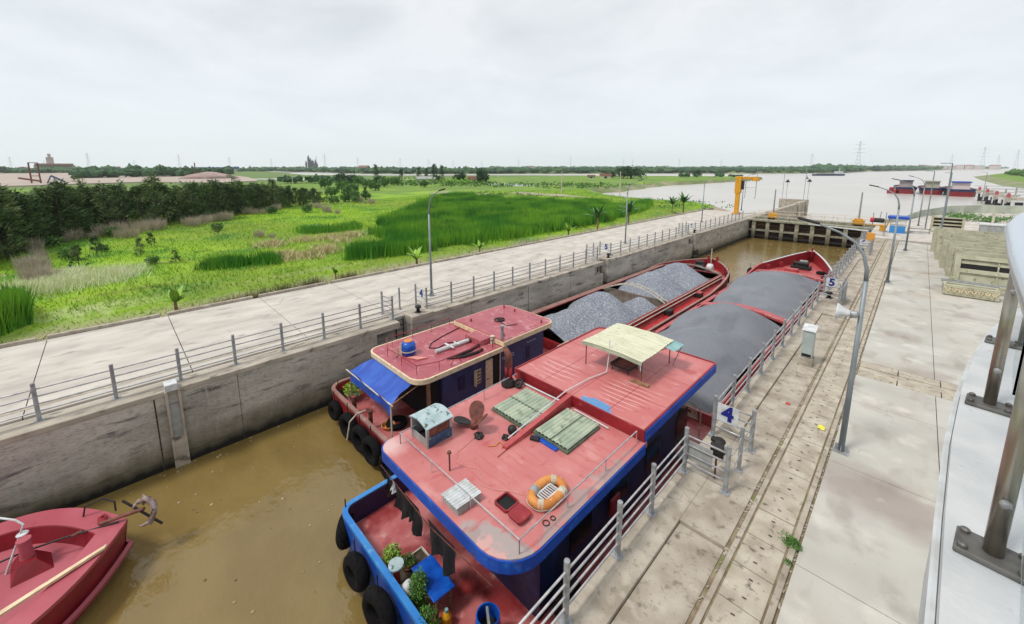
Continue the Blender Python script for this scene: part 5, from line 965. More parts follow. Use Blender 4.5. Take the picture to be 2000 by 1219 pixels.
fr = MB().path([(-13.4,17.0,ZD),(-13.4,17.0,-1.3),(-13.4,18.0,-1.3),(-13.4,18.3,-1.6),(-13.4,18.3,ZD)], .04, 7)
for z in (-1.65,-2.0): fr.path([(-13.4,17.0,z),(-13.4,18.25,z)], .025, 5)
for y in (17.35,17.7,18.0): fr.path([(-13.4,y,ZD),(-13.4,y,-1.3)], .025, 5)
P(B, 'cream_rail', fr, m_cream); single('red_bucket', MB().lathe((-13.8,16.9,ZD), [(.15,0),(.2,.3),(.18,.3)], 14), M('bucket_red', C3(214,50,36), rough=.4), 'bright red bucket behind the cream rail of the navy cabin', 'bucket', loc=(-13.8,16.9,ZD))
P(B, 'deck_bag', MB().obox((-13.3,16.2,ZD+.2),(.5,.6,.4)), m_pale, bevel=.08)
# ---------- gravel heaps ----------
def heaps(H_, specs, step, rough_, seed):
    x0, x1, y0, y1 = H_; nx_, ny_ = int((x1-x0)/step)+1, int((y1-y0)/step)+1; X_ = np.linspace(x0+.02, x1-.02, nx_); Y_ = np.linspace(y0+.02, y1-.02, ny_); XX, YY = np.meshgrid(X_, Y_, indexing='ij')
    hs_ = []
    for i, s_ in enumerate(specs):
        cx, cy, rx, ry, zt_, zb_, e_ = s_[:7]; d = np.hypot((XX-cx)/rx, (YY-cy)/ry); d = d*(1+.10*(vnoise(XX, YY, 1.7, seed+i)-.5)); hs_.append(zt_-(zt_-zb_)*np.where(d < .25, d*d*2, d-.125)**e_*1.0)
    Hh_ = np.stack(hs_); own = Hh_.argmax(0); Z_ = Hh_.max(0); Z_ = Z_+(vnoise(XX, YY, 2.2, seed+7)-.5)*.22+(vnoise(XX, YY, .9, seed)-.5)*.10+(vnoise(XX, YY, .33, seed+2)-.5)*rough_
    Z_ = np.maximum(Z_, -4.5)
    for i, s_ in enumerate(specs):
        idx = {}; m = MB()
        for a in range(nx_-1):
            for b in range(ny_-1):
                if own[a,b] != i: continue
                f_ = []
                for (p, q_) in ((a,b),(a+1,b),(a+1,b+1),(a,b+1)):
                    if (p,q_) not in idx: idx[(p,q_)] = len(m.v); m.v.append((X_[p],Y_[q_],Z_[p,q_]))
                    f_.append(idx[(p,q_)])
                m.f.append(tuple(f_))
        single('gravel_heap', m, s_[7], s_[8], 'gravel heap', s_[9], loc=(s_[0],s_[1],-3), smooth=True, normals=False)
G1 = 'heaps of pale crushed stone'; G2 = 'heaps of dark aggregate'
heaps(HB, [(-16.0,18.6,4.2,2.0,-1.0,-2.9,.95,m_gravel,'pale stone heap right behind the navy cabin',G1),(-15.9,22.0,3.8,1.9,-1.0,-2.9,.95,m_gravel,'second pale stone heap from the navy cabin',G1),(-16.1,25.9,3.8,2.4,-.75,-3.0,1,m_gravel,'tallest pale stone heap before the white arch',G1),(-14.5,28.8,2.4,1.4,-1.4,-2.9,1,m_gravel,'small pale stone heap just before the white arch',G1),(-16.1,34.4,3.8,2.9,-.7,-2.9,1,m_gravel,'pale stone heap just beyond the white arch',G1),(-16.1,39.6,3.8,2.5,-.75,-2.9,1,m_gravel,'farthest pale stone heap next to the round bow',G1)], .14, .06, 3)
heaps((HA[0],HA[1],HA[2],32.2), [(-8.3,28.9,4.0,4.6,-.55,-2.75,1.1,m_sand,'long dark aggregate heap in the near hold of the big barge',G2),(-8.0,22.5,4.0,7.0,-.75,-2.75,1.1,m_sand,'low end of the dark aggregate heap behind the canopy',G2)], .16, .015, 5)
heaps((HA[0],HA[1],33.0,HA[3]), [(-8.2,41.0,4.1,8.6,-.75,-2.5,1.15,m_sand,'dark aggregate heap in the far hold beneath the red bow',G2)], .18, .02, 9)
# ---------- boat C: bow at the lower left ----------
m_redC_shade = M('boat_hull_shaded_red', C3(150,34,48), C3(136,26,40), .8, rough=.4)  # shade on the hull side put into the colour, darker than the gunwale red
Cb = T('red_boat', 'red boat bow with broad flat gunwale and inner deck at the lower left', 'boat', (-16.1,-5,-3.3))
olC = outline(-16.1, 2.78, -24, -.7, 4.0, .5, 3.0, 26); ztC = mult((-24,-2.3),(-7,-2.25),(-.7,-2.05))
hull(Cb, olC, ztC, -2.68, .62, m_redC_shade, m_redC, m_redCin, .5)
nC = len(olC); P(Cb, 'deck', MB().add([(x,y,-2.66) for x,y in inset(olC, .6)], [(i,i+1,nC-2-i,nC-1-i) for i in range(nC//2-1)]+[(nC//2-1,nC//2,nC//2+1)]), m_deckC, normals=False)
P(Cb, 'rubbing_strake', loops(MB(), [[(x,y,-3.02) for x,y in inset(olC,.12)],[(x,y,-3.0) for x,y in inset(olC,-.02)],[(x,y,-2.88) for x,y in inset(olC,-.04)],[(x,y,-2.84) for x,y in inset(olC,.06)]]), m_redC)
bt = P(Cb, 'bitt_base', MB().add([(-17.3,-3.2,-2.66),(-16.25,-3.1,-2.66),(-16.3,-2.3,-2.66),(-17.05,-2.4,-2.66),(-17.0,-3.0,-2.3),(-16.5,-2.95,-2.3),(-16.5,-2.6,-2.3),(-16.95,-2.65,-2.3)], [(0,3,2,1),(4,5,6,7),(0,1,5,4),(1,2,6,5),(2,3,7,6),(3,0,4,7)]), m_redCin); P(bt, 'bitt', MB().lathe((-16.8,-2.8,-2.34), [(.16,0),(.14,.1),(.13,.55),(.16,.57),(.15,.61)], 16), m_redC)
P(Cb, 'cable', MB().path([(-16.1,-.9,-2.0),(-16.7,-2.1,-2.15),(-17.0,-2.85,-2.25),(-17.4,-4.6,-2.5),(-17.9,-7,-2.62)], .028, 6), m_black); P(Cb, 'chain_stopper', MB().obox((-16.55,-1.8,-2.1),(.1,.22,.05),.3), m_rust)
P(Cb, 'fairlead', MB().path([(-16.75,-1.3,-2.04),(-16.65,-1.2,-1.92),(-16.5,-1.15,-1.92),(-16.42,-1.2,-2.04)], .03, 6), m_redd); P(Cb, 'cleat', MB().box(-16.75,-16.45,-1.35,-1.15,-2.06,-2.0), m_redd)
P(Cb, 'white_frame', MB().path([(-16.95,-3.25,-2.66),(-17.15,-2.8,-1.5),(-17.3,-2.95,-1.35),(-17.75,-3.3,-1.35)], .028, 6).lathe((-17.12,-2.85,-1.75), [(.13,0),(.11,.02),(.02,.04)], 14), m_white)
P(Cb, 'pipe_rail', MB().path([(-17.25,-1.75,-2.4),(-17.2,-1.6,-1.75),(-17.1,-1.2,-1.65),(-16.9,-.95,-1.8),(-16.8,-.95,-2.06)], .025, 6), m_black)
P(Cb, 'deck_coil', MB().torus((-16.1,-4.2,-2.6), .16, .05, None, 14, 6), m_black, smooth=True)
t = T('anchor', 'rusty pale anchor with black stock hung over the tip of the red bow', 'anchor', (-16.0,-.6,-1.95)); P(t, 'shank', MB().path([(-16.35,-1.3,-1.98),(-16.05,-.65,-1.86),(-15.85,-.3,-1.78)], .055, 8), m_rust)
an = MB(); ca_ = Vector((-15.95,-.35,-1.95)); e1 = Vector((.25,.97,0)); e2 = Vector((-.5,.1,.86)).normalized(); arc_ = [ca_+e1*(.28*math.cos(a))+e2*(.36*math.sin(a)) for a in np.linspace(R(150), R(-110), 13)]
an.path(arc_, [.02,.05,.075,.09,.095,.095,.09,.085,.08,.075,.06,.04,.015], 8); P(t, 'arm', an, m_anch := M('anchor_paint', C3(176,160,156), C3(130,104,92), 5, c3=C3(70,52,46), sc3=7, lo3=.56, hi3=.64, rough=.7), smooth=True)
for q_, (ia, dd) in enumerate(((3,.0),(9,.0))): c_ = arc_[ia]; P(t, 'fluke', MB().add([tuple(c_+e2*.16), tuple(c_+e1*.12), tuple(c_-e2*.18), tuple(c_-e1*.1), tuple(c_+Vector((.05,-.05,.06)))], [(0,1,4),(1,2,4),(2,3,4),(3,0,4),(0,3,2,1)]), m_anch)
P(t, 'stock', MB().path([(-16.3,-.75,-1.5),(-15.7,.05,-2.45)], .035, 6), m_black)
t = T('long_plank', 'long cream plank resting along the gunwale of the red boat bow', 'plank', (-15.0,-3.0,-2.0)); P(t, 'board', MB().add([(-15.25,-1.15,-2.02),(-15.12,-1.2,-2.02),(-13.98,-4.5,-2.1),(-14.14,-4.55,-2.1),(-15.25,-1.15,-1.95),(-15.12,-1.2,-1.95),(-13.98,-4.5,-2.03),(-14.14,-4.55,-2.03)], [(0,3,2,1),(4,5,6,7),(0,1,5,4),(1,2,6,5),(2,3,7,6),(3,0,4,7)]), m_cream)
# ================= moored barges far right, dolphins =================
def far_barge(x, y, W, Lb, col_roof, house_c, lbl, yaw):
    t = T('moored_barge', lbl, 'barge', (0,0,0), 'barges moored in the river'); ol = outline(0, W/2, 0, Lb, Lb*.25, 2.4, 1.8, 8, 1); ol = [(a, -b) for a, b in ol][::-1]
    low = inset(ol, .9); P(t, 'hull', loops(MB(), [[(a,b,-.6) for a,b in low], [(a,b,2.6) for a,b in ol]]), m_redd); P(t, 'sheer_band', loops(MB(), [[(a,b,2.0) for a,b in inset(ol,-.04)], [(a,b,2.9) for a,b in inset(ol,-.04)], [(a,b,2.9) for a,b in inset(ol,.3)], [(a,b,2.2) for a,b in inset(ol,.3)]]), m_navy); P(t, 'deck', MB().add([(a,b,2.4) for a,b in inset(ol,.2)], [tuple(range(len(ol)))]), m_red)
    h_ = P(t, 'wheelhouse', MB().box(-W*.3,W*.3,-Lb*.35,-Lb*.2,2.4,5.3), house_c); P(h_, 'window', MB().box(-W*.24,W*.24,-Lb*.2-3.8-Lb*.15,-Lb*.35-.0,3.2,3.8) if False else MB().box(-W*.24,W*.24,-Lb*.35-.03,-Lb*.35+.02,4.0,4.8), m_glass_d); P(t, 'roof', MB().box(-W*.34,W*.34,-Lb*.37,-Lb*.18,5.3,5.75), col_roof)
    t.location = (x,y,-2.85); t.rotation_euler = (0,0,yaw)
far_barge(-3.9,247,6.8,34,m_navy,m_grey,'moored red barge with pale wheelhouse at the left of the river row',R(184)); far_barge(4.2,246,7.0,34,m_green,m_green,'moored red barge with light blue bow between the two others',R(183)); far_barge(12.2,238,8.0,38,m_blue,m_white,'moored red barge with bright blue wheelhouse roof nearest the dolphins',R(182))
t = T('small_boat', 'small dark red boat beside the moored river barges', 'boat', (-8.5,252,-2.85)); P(t, 'hull', MB().prism([(-10.2,248),(-7.2,247.5),(-7,254),(-9.8,254.5)], -3.2, -1.5), m_redd); P(t, 'cabin', MB().box(-9.6,-8,249,251.5,-1.5,-.2), m_redd, bevel=.1)
t = T('river_ship', 'long dark cargo ship with white wheelhouse crossing the river far away', 'ship', (-90,700,-2.85)); 
d_ = Vector((28.5,28.5)).normalized(); n_v = Vector((-d_.y,d_.x)); o_ = Vector((-105,684))
def shp(a, b): return (o_.x+d_.x*a+n_v.x*b, o_.y+d_.y*a+n_v.y*b)
P(t, 'hull', MB().prism([shp(-1,0),shp(4,-4),shp(40,-4),shp(44,0),shp(40,4),shp(4,4)], -3.2, -.6), m_navy); P(t, 'wheelhouse', MB().prism([shp(31,-3),shp(39,-3),shp(39,3),shp(31,3)], -.6, 3.0), m_white); P(t, 'mast', MB().path([shp(36,0)+(3,),shp(36,0)+(7,)], .3, 5), m_white); P(t, 'hatch', MB().prism([shp(7,-3),shp(28,-3),shp(28,3),shp(7,3)], -.6, .5), m_grey)
for i, (x, y, s_) in enumerate([(16.2,215,1.0),(16.6,196,1.0),(17.4,181,1.1),(18.5,168,1.2)]):
    t = T('mooring_dolphin', ['farthest','third','second','nearest'][i]+' concrete mooring dolphin with white and black fender marks', 'mooring dolphin', (x,y,-2.85), 'mooring dolphins in the river'); a = 1.9*s_
    P(t, 'cap', MB().box(x-a,x+a,y-a,y+a,-.4,.9), m_cope, bevel=.1); P(t, 'pile', MB().box(x-a*.75,x+a*.75,y-a*.75,y+a*.75,-5,-.4), m_black)
    P(t, 'fender', MB().box(x-a-.25,x-a-.02,y-a*.6,y+a*.6,-1.6,.5).box(x-a*.6,x+a*.6,y-a-.25,y-a-.02,-1.4,.2), m_white); P(t, 'fender_pad', MB().box(x-a-.4,x-a-.27,y-a*.4,y+a*.4,-1.6,.1).box(x-a*.3,x+a*.3,y-a-.4,y-a-.27,-1.0,-.3), m_black); P(t, 'mark', MB().lathe((x-a+.4,y-a+.4,.9), [(.35,0),(.35,.9),(.1,1.2)], 10), m_redC); P(t, 'bollard', MB().lathe((x,y,.9), [(.25,0),(.2,.4),(.35,.6)], 8), m_white)
wk = T('walkway', 'grey pipe railed walkway linking the mooring dolphins to the bank', 'walkway', (26,190,1)); m = MB()
for y, x0 in ((225,14),(197,16),(181,19)):
    for z in (1.0, 2.0): m.path([(x0,y,z),(60,y+3,z)], .09, 5)
    for x in (x0+3,x0+10): m.path([(x,y,-4),(x,y,2.0)], .18, 6)
P(wk, 'rail', m, m_galv)
for i, (x, y) in enumerate([(-7.6,150),(-4.6,150.5)]): pass
single('buoy', MB().lathe((-98+17,500,-2.85), [(1.2,0),(1.4,.6),(.3,1.4),(.2,3.2)], 10), m_navy, 'small dark buoy on the distant river', 'buoy', loc=(-81,500,-2.85))
# ================= vegetation =================
def np_tris(name, tri, mat, label=None, cat=None, kind=None, parent=None):
    n = len(tri); me_ = bpy.data.meshes.new(name); me_.vertices.add(n*3); me_.vertices.foreach_set('co', tri.reshape(-1).astype(np.float32)); me_.loops.add(n*3); me_.loops.foreach_set('vertex_index', np.arange(n*3)); me_.polygons.add(n); me_.polygons.foreach_set('loop_start', np.arange(n)*3); me_.update(calc_edges=True)
    me_.materials.append(mat); o = bpy.data.objects.new(name, me_); COL.objects.link(o)
    if parent is not None: o.parent = parent
    return tag(o, label, cat, None, kind)
def inpoly(n, poly):
    P_ = np.array(poly); lo, hi = P_.min(0), P_.max(0); out_ = np.zeros((0,2))
    while len(out_) < n:
        c = RNG.uniform(lo, hi, (n*2,2)); d = seg_dist(c[:,0], c[:,1], poly); out_ = np.concatenate([out_, c[d > 0]])
    return out_[:n]
def gz(x, y):
    return np.maximum(np.minimum(-.4, -4+seg_dist(x, y, LAND[1])*.33+1.1), -3)+(vnoise(x, y, 7)-.5)*.16
def blades(xy, h, w_, lean, hv=.4, z=None, tri2=False):
    n = len(xy); a = RNG.uniform(0, 2*np.pi, n); hh = h*(1-hv+2*hv*RNG.random(n))*(1+.5*(vnoise(xy[:,0], xy[:,1], 4.5, 2)-.5)); z0 = gz(xy[:,0], xy[:,1]) if z is None else np.full(n, z)
    la = RNG.uniform(0, 2*np.pi, n); ll__ = lean*hh*RNG.random(n); ww = w_*(.6+.8*RNG.random(n))/2; b = np.stack([xy[:,0], xy[:,1], z0-.05], 1); s_ = np.stack([np.cos(a)*ww, np.sin(a)*ww, np.zeros(n)], 1)
    return np.stack([b-s_, b+s_, b+np.stack([np.cos(la)*ll__, np.sin(la)*ll__, hh], 1)], 1)
def dist_keep(xy, d0=30):
    d = np.hypot(xy[:,0], xy[:,1]); return xy[RNG.random(len(xy)) < np.clip((d0/d)**.7, 0, 1)]
RP = [(-39.6,16.6),(-38.2,21),(-37.6,27),(-37.2,37),(-37.0,50),(-37.5,62),(-41,80),(-46,93),(-60,92),(-78,80),(-100,86),(-118,82),(-100,64),(-80,48),(-66,34),(-62,27),(-54,22),(-46,18)]
xy = inpoly(190000, RP); ed_ = seg_dist(xy[:,0], xy[:,1], RP); nz_ = .6*vnoise(xy[:,0], xy[:,1], 6.5, 9)+.4*vnoise(xy[:,0], xy[:,1], 2.6, 19)
fr_ = (xy[:,0] > -43); soft = np.clip(ed_/np.where(fr_, 1.2, 9), 0, 1); xy = xy[(nz_ > .60-.42*soft) & (RNG.random(len(xy)) < .35+.65*soft)]
np_tris('reed_bed', blades(xy, 1.35, .085, .35, .3), m_reed, 'broad bed of tall dark green reeds in the middle of the marsh', 'reeds', 'stuff')
front = []
for (a, b) in zip(RP[:7], RP[1:8]): front.append(np.linspace(a, b, 900, endpoint=False))
fx = np.concatenate(front)+RNG.normal(0, .45, (6300,2)); fx = fx[vnoise(fx[:,0], fx[:,1], 2.2, 4) > .22]; np_tris('reed_fringe', blades(fx, 1.6, .1, .2, .2), m_reed, 'dense front fringe of the tall dark green reeds', 'reeds', 'stuff')
xy = inpoly(9000, [(-35.2,-5.6),(-36.4,-4.0),(-40.5,-4.6),(-43,-7),(-36,-8)]); np_tris('reed_bed', blades(xy, 1.7, .09, .35), m_reed, 'dark reed clump at the left border of the photo by the kerb', 'reeds', 'stuff')
allg = [(-31.3,-14),(-31.3,95),(-45,112),(-95,140),(-120,95),(-105,40),(-92,10),(-80,-14)]
xy = inpoly(210000, allg); xy = dist_keep(xy, 34); np_tris('grass', blades(xy, .27, .07, 1.3), m_tuft, 'bright yellow-green marsh grass between the kerb and the wood', 'grass', 'stuff')
strip = [(-31.1,-12),(-31.1,92),(-33.2,92),(-33.2,-12)]
xy = inpoly(26000, strip); np_tris('verge_grass', blades(xy, .3, .07, .9), m_tuft, 'ragged green grass verge growing along the kerb', 'grass', 'stuff')
def mixpts(cs, n, sx, sy): return np.concatenate([np.stack([RNG.normal(c[0], sx, n), RNG.normal(c[1], sy, n)], 1) for c in cs])
m_dryreed = M('brown_reeds', C3(140,126,92), C3(112,118,60), 1.2, rough=.9, coord='Position')
xy = mixpts([(-32.9,4.2),(-33,5.3),(-33.2,6.4),(-33.4,7.5),(-33.6,9),(-33.8,11),(-33.8,14),(-33,36),(-33,38.5),(-32.8,41),(-32.7,33)], 700, .4, .5); np_tris('brown_grass', blades(xy, .95, .045, .5), m_dryreed, 'brownish dry reeds growing along the kerb', 'dry reeds', 'stuff')
xy = mixpts([(-46.4,-4.9),(-48.5,-4.2),(-50,-3),(-47,-2.5),(-46,-1),(-48,0),(-45.5,-3.5)], 1300, 1.0, .9); np_tris('feather_grass', blades(xy, .6, .045, .9), M('pale_feather_grass', C3(244,248,206), C3(222,232,170), 1, rough=.9, coord='Position'), 'pale feathery grass drift at the left of the marsh', 'grass', 'stuff')
for st_ in ([(-44.2,5.4),(-43.7,8),(-45.1,11.2),(-42.5,10.7),(-47,6.2)], [(-62.3,18.7),(-61.2,22.6),(-62.1,27.7),(-57,25.3),(-58.4,18.8)]):
    xs_ = inpoly(2600, [(a*1.0,b*1.0) for a, b in st_]); np_tris('reed_strip', blades(xs_+RNG.normal(0,.4,xs_.shape), .95, .07, .4, .3), m_reed, 'low strip of green reeds on the open marsh grass left of the reed bed', 'reeds', 'stuff')
xy = mixpts([(-53.5,17),(-53,20),(-53,22.6),(-45.5,12.5),(-44,14),(-45,16.3),(-52.8,13)], 260, .9, .8); np_tris('dead_reeds', blades(xy, .7, .1, 1.2), m_straw, 'pale broken dead reeds among the marsh grass', 'dead reeds', 'stuff')
xy = mixpts([(-44,12),(-47,17),(-50,20)], 130, .8, .8); np_tris('dead_reeds', blades(xy, .6, .12, 1.6), m_straw, 'flattened straw-coloured dead reeds in front of the reed bed', 'dead reeds', 'stuff')
# casuarina trees of the wood
def cas_tree(seed, h_=6.5, rad=1.9, n=620, mat=m_cas):
    rnd = np.random.default_rng(seed); t = T('casuarina_tree', 'x', 'tree', (0,0,0)); P(t, 'trunk', MB().path([(0,0,-.6),(.1,0,h_*.5),(0,.1,h_*.95)], [.13,.08,.02], 7), m_bark)
    lm = MB()
    for k in range(9): a = k*2.4; z = h_*(.12+.08*k); lm.path([(0,0,z),(rad*.7*math.cos(a)*(1-z/h_*.6), rad*.7*math.sin(a)*(1-z/h_*.6), z+.5)], [.04,.012], 5)
    P(t, 'limb', lm, m_bark)
    nb = 40; bz = rnd.random(nb)**.85*h_*.95+.25; br = rad*(1-(bz/h_)**1.5*.86)*(.45+.6*rnd.random(nb)); ba = rnd.uniform(0, 6.283, nb); c = np.stack([br*np.cos(ba), br*np.sin(ba), bz], 1); idx = rnd.integers(0, nb, n); p = c[idx]+rnd.normal(0, .26, (n,3))
    d = np.stack([np.cos(ba[idx])+rnd.normal(0,.5,n), np.sin(ba[idx])+rnd.normal(0,.5,n), rnd.uniform(-.1,1.1,n)], 1); d /= np.linalg.norm(d, axis=1)[:,None]; l_ = rnd.uniform(.3,.7,n)[:,None]; s_ = np.cross(d, rnd.normal(size=(n,3))); s_ /= np.linalg.norm(s_, axis=1)[:,None]; s_ *= rnd.uniform(.06,.11,n)[:,None]
    f = np_tris('crown', np.stack([p-s_, p+s_, p+d*l_], 1), mat); f.parent = t; return t
protos = [cas_tree(100+i, 6.3+.5*(i % 3), 1.9+.2*(i % 2), 1100, (m_cas, m_cas2, m_cas3)[i % 3]) for i in range(7)]
used = [0]*7; FL = [(-52,-16),(-60,-10),(-66,-8.2),(-72,-6),(-80,-3),(-83,0),(-84.5,8),(-88,14),(-95,21),(-102,28),(-106,40)]
def along(pl, s_):
    for a, b in zip(pl[:-1], pl[1:]):
        L_ = math.hypot(b[0]-a[0], b[1]-a[1])
        if s_ <= L_: return (a[0]+(b[0]-a[0])*s_/L_, a[1]+(b[1]-a[1])*s_/L_)
        s_ -= L_
    return pl[-1]
tot = sum(math.hypot(b[0]-a[0], b[1]-a[1]) for a, b in zip(FL[:-1], FL[1:])); G = 'dark casuarina trees of the wood'; cnt = 0
for row in range(6):
    s_ = random.uniform(0, 1.5)
    while s_ < tot:
        x, y = along(FL, s_); x += random.uniform(-.6,.6)-row*2.6; y += random.uniform(-.7,.7)+row*.3; k = random.randrange(7); sc_ = random.uniform(.84,1.1)*(1-.05*row)*(1-.5*max(0,(s_-tot*.66)/(tot*.34)))
        if row == 0 and random.random() < .18: s_ += 2; continue
        place(protos[k], used[k], (x,y,-.4), random.uniform(0,6.28), sc_, 'dark casuarina tree in the dense front of the wood' if row < 2 else 'dark casuarina tree deep in the wood', G); used[k] += 1; s_ += 2.15+row*.12; cnt += 1
for i, (x, y, s_) in enumerate([(-52.9,-2.5,.33),(-59,-1.4,.3),(-56,1.8,.25),(-50,4,.2),(-62,3,.25),(-66,10,.22),(-108,46,.6),(-111,52,.55),(-60,-8,.4)]):
    place(protos[i % 7], 1, (x,y,-.4), i, s_, 'young casuarina sapling standing alone in the open marsh grass', 'young casuarina saplings')
# dark trees near the far pond and other lone trees
def round_tree(seed, rad, h_, mat, n=900, lf=.5):
    rnd = np.random.default_rng(seed); t = T('round_tree', 'x', 'tree', (0,0,0)); P(t, 'trunk', MB().path([(0,0,-.5),(0,0,h_*.5),(.2,.1,h_*.75)], [rad*.09,rad*.07,rad*.03], 7), m_bark)
    lm = MB()
    for k in range(6): a = k*1.05; lm.path([(0,0,h_*.35),(rad*.6*math.cos(a), rad*.6*math.sin(a), h_*.68)], [rad*.04,rad*.01], 5)
    P(t, 'limb', lm, m_bark); nb = 26; u = rnd.normal(size=(nb,3)); u /= np.linalg.norm(u, axis=1)[:,None]; c = u*np.array([rad,rad,h_*.36])*(.45+.4*rnd.random(nb))[:,None]+np.array([0,0,h_*.62]); idx = rnd.integers(0, nb, n); p = c[idx]+rnd.normal(0, rad*.17, (n,3)); d = rnd.normal(size=(n,3)); d /= np.linalg.norm(d, axis=1)[:,None]; s_ = np.cross(d, rnd.normal(size=(n,3))); s_ /= np.linalg.norm(s_, axis=1)[:,None]; s_ *= lf*.35
    f = np_tris('crown', np.stack([p-s_, p+s_, p+d*lf], 1), mat); f.parent = t; return t
m_dk = M('dark_foliage', C3(34,70,38), C3(52,92,44), .3, rough=.8, coord='Position'); m_md = M('mid_foliage', C3(70,112,48), C3(96,136,62), .3, rough=.8, coord='Position')
rt1 = round_tree(5, 6.0, 6.6, m_dk, 1500, 1.0); place(rt1, 0, (-165,300,-.6), 0, (2.0,2.0,1.3), 'broad dark round tree beside the small hut on the river spit', 'trees on the far marsh')
for i, (x, y, s_, lb) in enumerate([(-173,150,(.62,.62,1.1),'spreading green tree next to the pale shed'),(-150,398,(.8,.8,.9),'small round tree alone on the river spit'),(-190,310,(.9,.9,.7),'low dark tree left of the small hut on the spit'),(-195,150,(.7,.7,.8),'mid green tree left of the pale shed'),(-222,150,(1,1,.55),'low green tree among the banana grove'),(-238,105,(.9,.9,.6),'dark bushy tree near the far end of the wood'),(-232,98,(1.2,1.2,.75),'large dark tree behind the end of the wood'),(-210,108,(.7,.7,.6),'green tree between the wood and the white house')]): place(rt1, 1, (x,y,-.6), i, s_, lb, 'trees on the far marsh')
ct = cas_tree(300, 7.5, 1.5, 900, m_dk); ct['label'] = ''
for i, (x, y, s_, lb) in enumerate([(-250,125,1.15,'tall dark conifer left of the row by the far pond'),(-243,139,.85,'shorter dark conifer in the row by the far pond'),(-236,148,1.0,'thin dark conifer in the middle of the row by the far pond'),(-231,151,.9,'dark conifer right of the utility pole'),(-226,154,1.2,'tallest dark conifer of the pair by the far pond'),(-222,157,1.1,'right hand dark conifer of the pair by the far pond')]): place(ct, i > 0, (x,y,-.6), i, s_*(1.25), lb, 'dark conifers by the far pond')
# far bushes: banana grove (pale green), stuff
bg = MB(); rngb = random.Random(4)
for _ in range(70):
    u = rngb.random(); x, y = -236+u*64, 118+u*30+rngb.uniform(-5,5); leafclump(bg, (x,y,-.4), 14, 1.8, 2.6, .35, 1.9, rngb)
single('banana_grove', bg, m_leafy, 'pale green banana grove in front of the far pond', 'plants', loc=(-200,135,-.4), normals=False)['kind'] = 'stuff'
bg = MB()
for _ in range(260):
    u = rngb.random(); x, y = -245+u*150+rngb.uniform(-12,12), 95+u*70+rngb.uniform(-22,30); leafclump(bg, (x,y,-.5), 9, 2.2, 1.2, .3, 1.3, rngb)
for _ in range(150): x, y = rngb.uniform(-118,-30), rngb.uniform(86,118); leafclump(bg, (x,y,-.5 if y < 100 else -1), 9, 1.2, .6, .16, .6, rngb)
single('scrub', bg, m_md, 'low green scrub scattered over the far marsh', 'scrub', loc=(-180,130,-.4), normals=False)['kind'] = 'stuff'
# green bushes
bp_ = round_tree(41, 1.2, 1.6, m_md, 420, .34); bp_.name = 'bush'; bp_['category'] = 'bush'
for i, (x, y, s_) in enumerate([(-103,40,1.2),(-108,45,1.4),(-114,50,1.5),(-124,53,1.8),(-138,60,2.2),(-104,46,1.2),(-111,52,1.3),(-130,50,1.8),(-150,62,2.6),(-151,75,2.2),(-176,92,2.6),(-188,104,2.6),(-184,68,2.6),(-178,84,2.4),(-201,91,2.6),(-160,103,2.0),(-50.8,2.4,.5),(-71.5,10.8,.7),(-89.4,22.5,.9),(-59.1,-3.4,.7),(-57,-5.4,.6),(-70,-5.0,.8),(-87.3,28.4,1.0),(-62,-1,.5),(-75,0,.8)]): place(bp_, i > 0, (x,y,-.5), i*1.1, s_, 'green bush standing in the marsh grass beyond the end of the wood' if i < 16 else 'small green bush in the open marsh in front of the wood', 'green bushes on the marsh')
# dry grey shrubs
def dry_shrub(seed):
    rnd = np.random.default_rng(seed); n = 420; t = T('dry_shrub', 'x', 'shrub', (0,0,0)); a = rnd.uniform(0, 6.283, n); r_ = rnd.random(n)**.5; b = np.stack([r_*.75*np.cos(a), r_*.75*np.sin(a), rnd.uniform(0,.7,n)], 1); d = np.stack([np.cos(a)*.35*r_, np.sin(a)*.35*r_, rnd.uniform(.5,1.2,n)], 1); s_ = np.cross(d, rnd.normal(size=(n,3))); s_ /= np.linalg.norm(s_, axis=1)[:,None]; s_ *= .016
    f = np_tris('twigs', np.stack([b-s_, b+s_, b+d], 1), m_dry); f.parent = t; P(t, 'stem', MB().path([(0,0,-.2),(0,0,.5)], .04, 5), m_bark); return t
ds = [dry_shrub(i) for i in range(3)]; ud = [0,0,0]; dsp = []
for x0, y0, n_, sx in [(-64,-6.5,4,1.5),(-54.6,-5.5,5,1.6),(-48.5,-5,3,1.2),(-75,-3.6,4,1.2),(-77,-1.5,4,1.2),(-79,1.5,4,1.1),(-80,5,5,1.2),(-81,9,4,1.2),(-85,14,3,1.5),(-91,19,3,1.5),(-97,25,4,1.5),(-98,33,4,2),(-83,32,3,2),(-98,48,3,3),(-60,14,2,1),(-70,1,2,1)]:
    for _ in range(n_): dsp.append((x0+random.gauss(0,sx), y0+random.gauss(0,sx*.9)))
for i, (x, y) in enumerate(dsp): k = i % 3; place(ds[k], ud[k], (x,y,-.4), random.uniform(0,6), random.uniform(.45,1.15), 'grey-brown dry leafless shrub in the marsh in front of the wood', 'dry grey shrubs'); ud[k] += 1
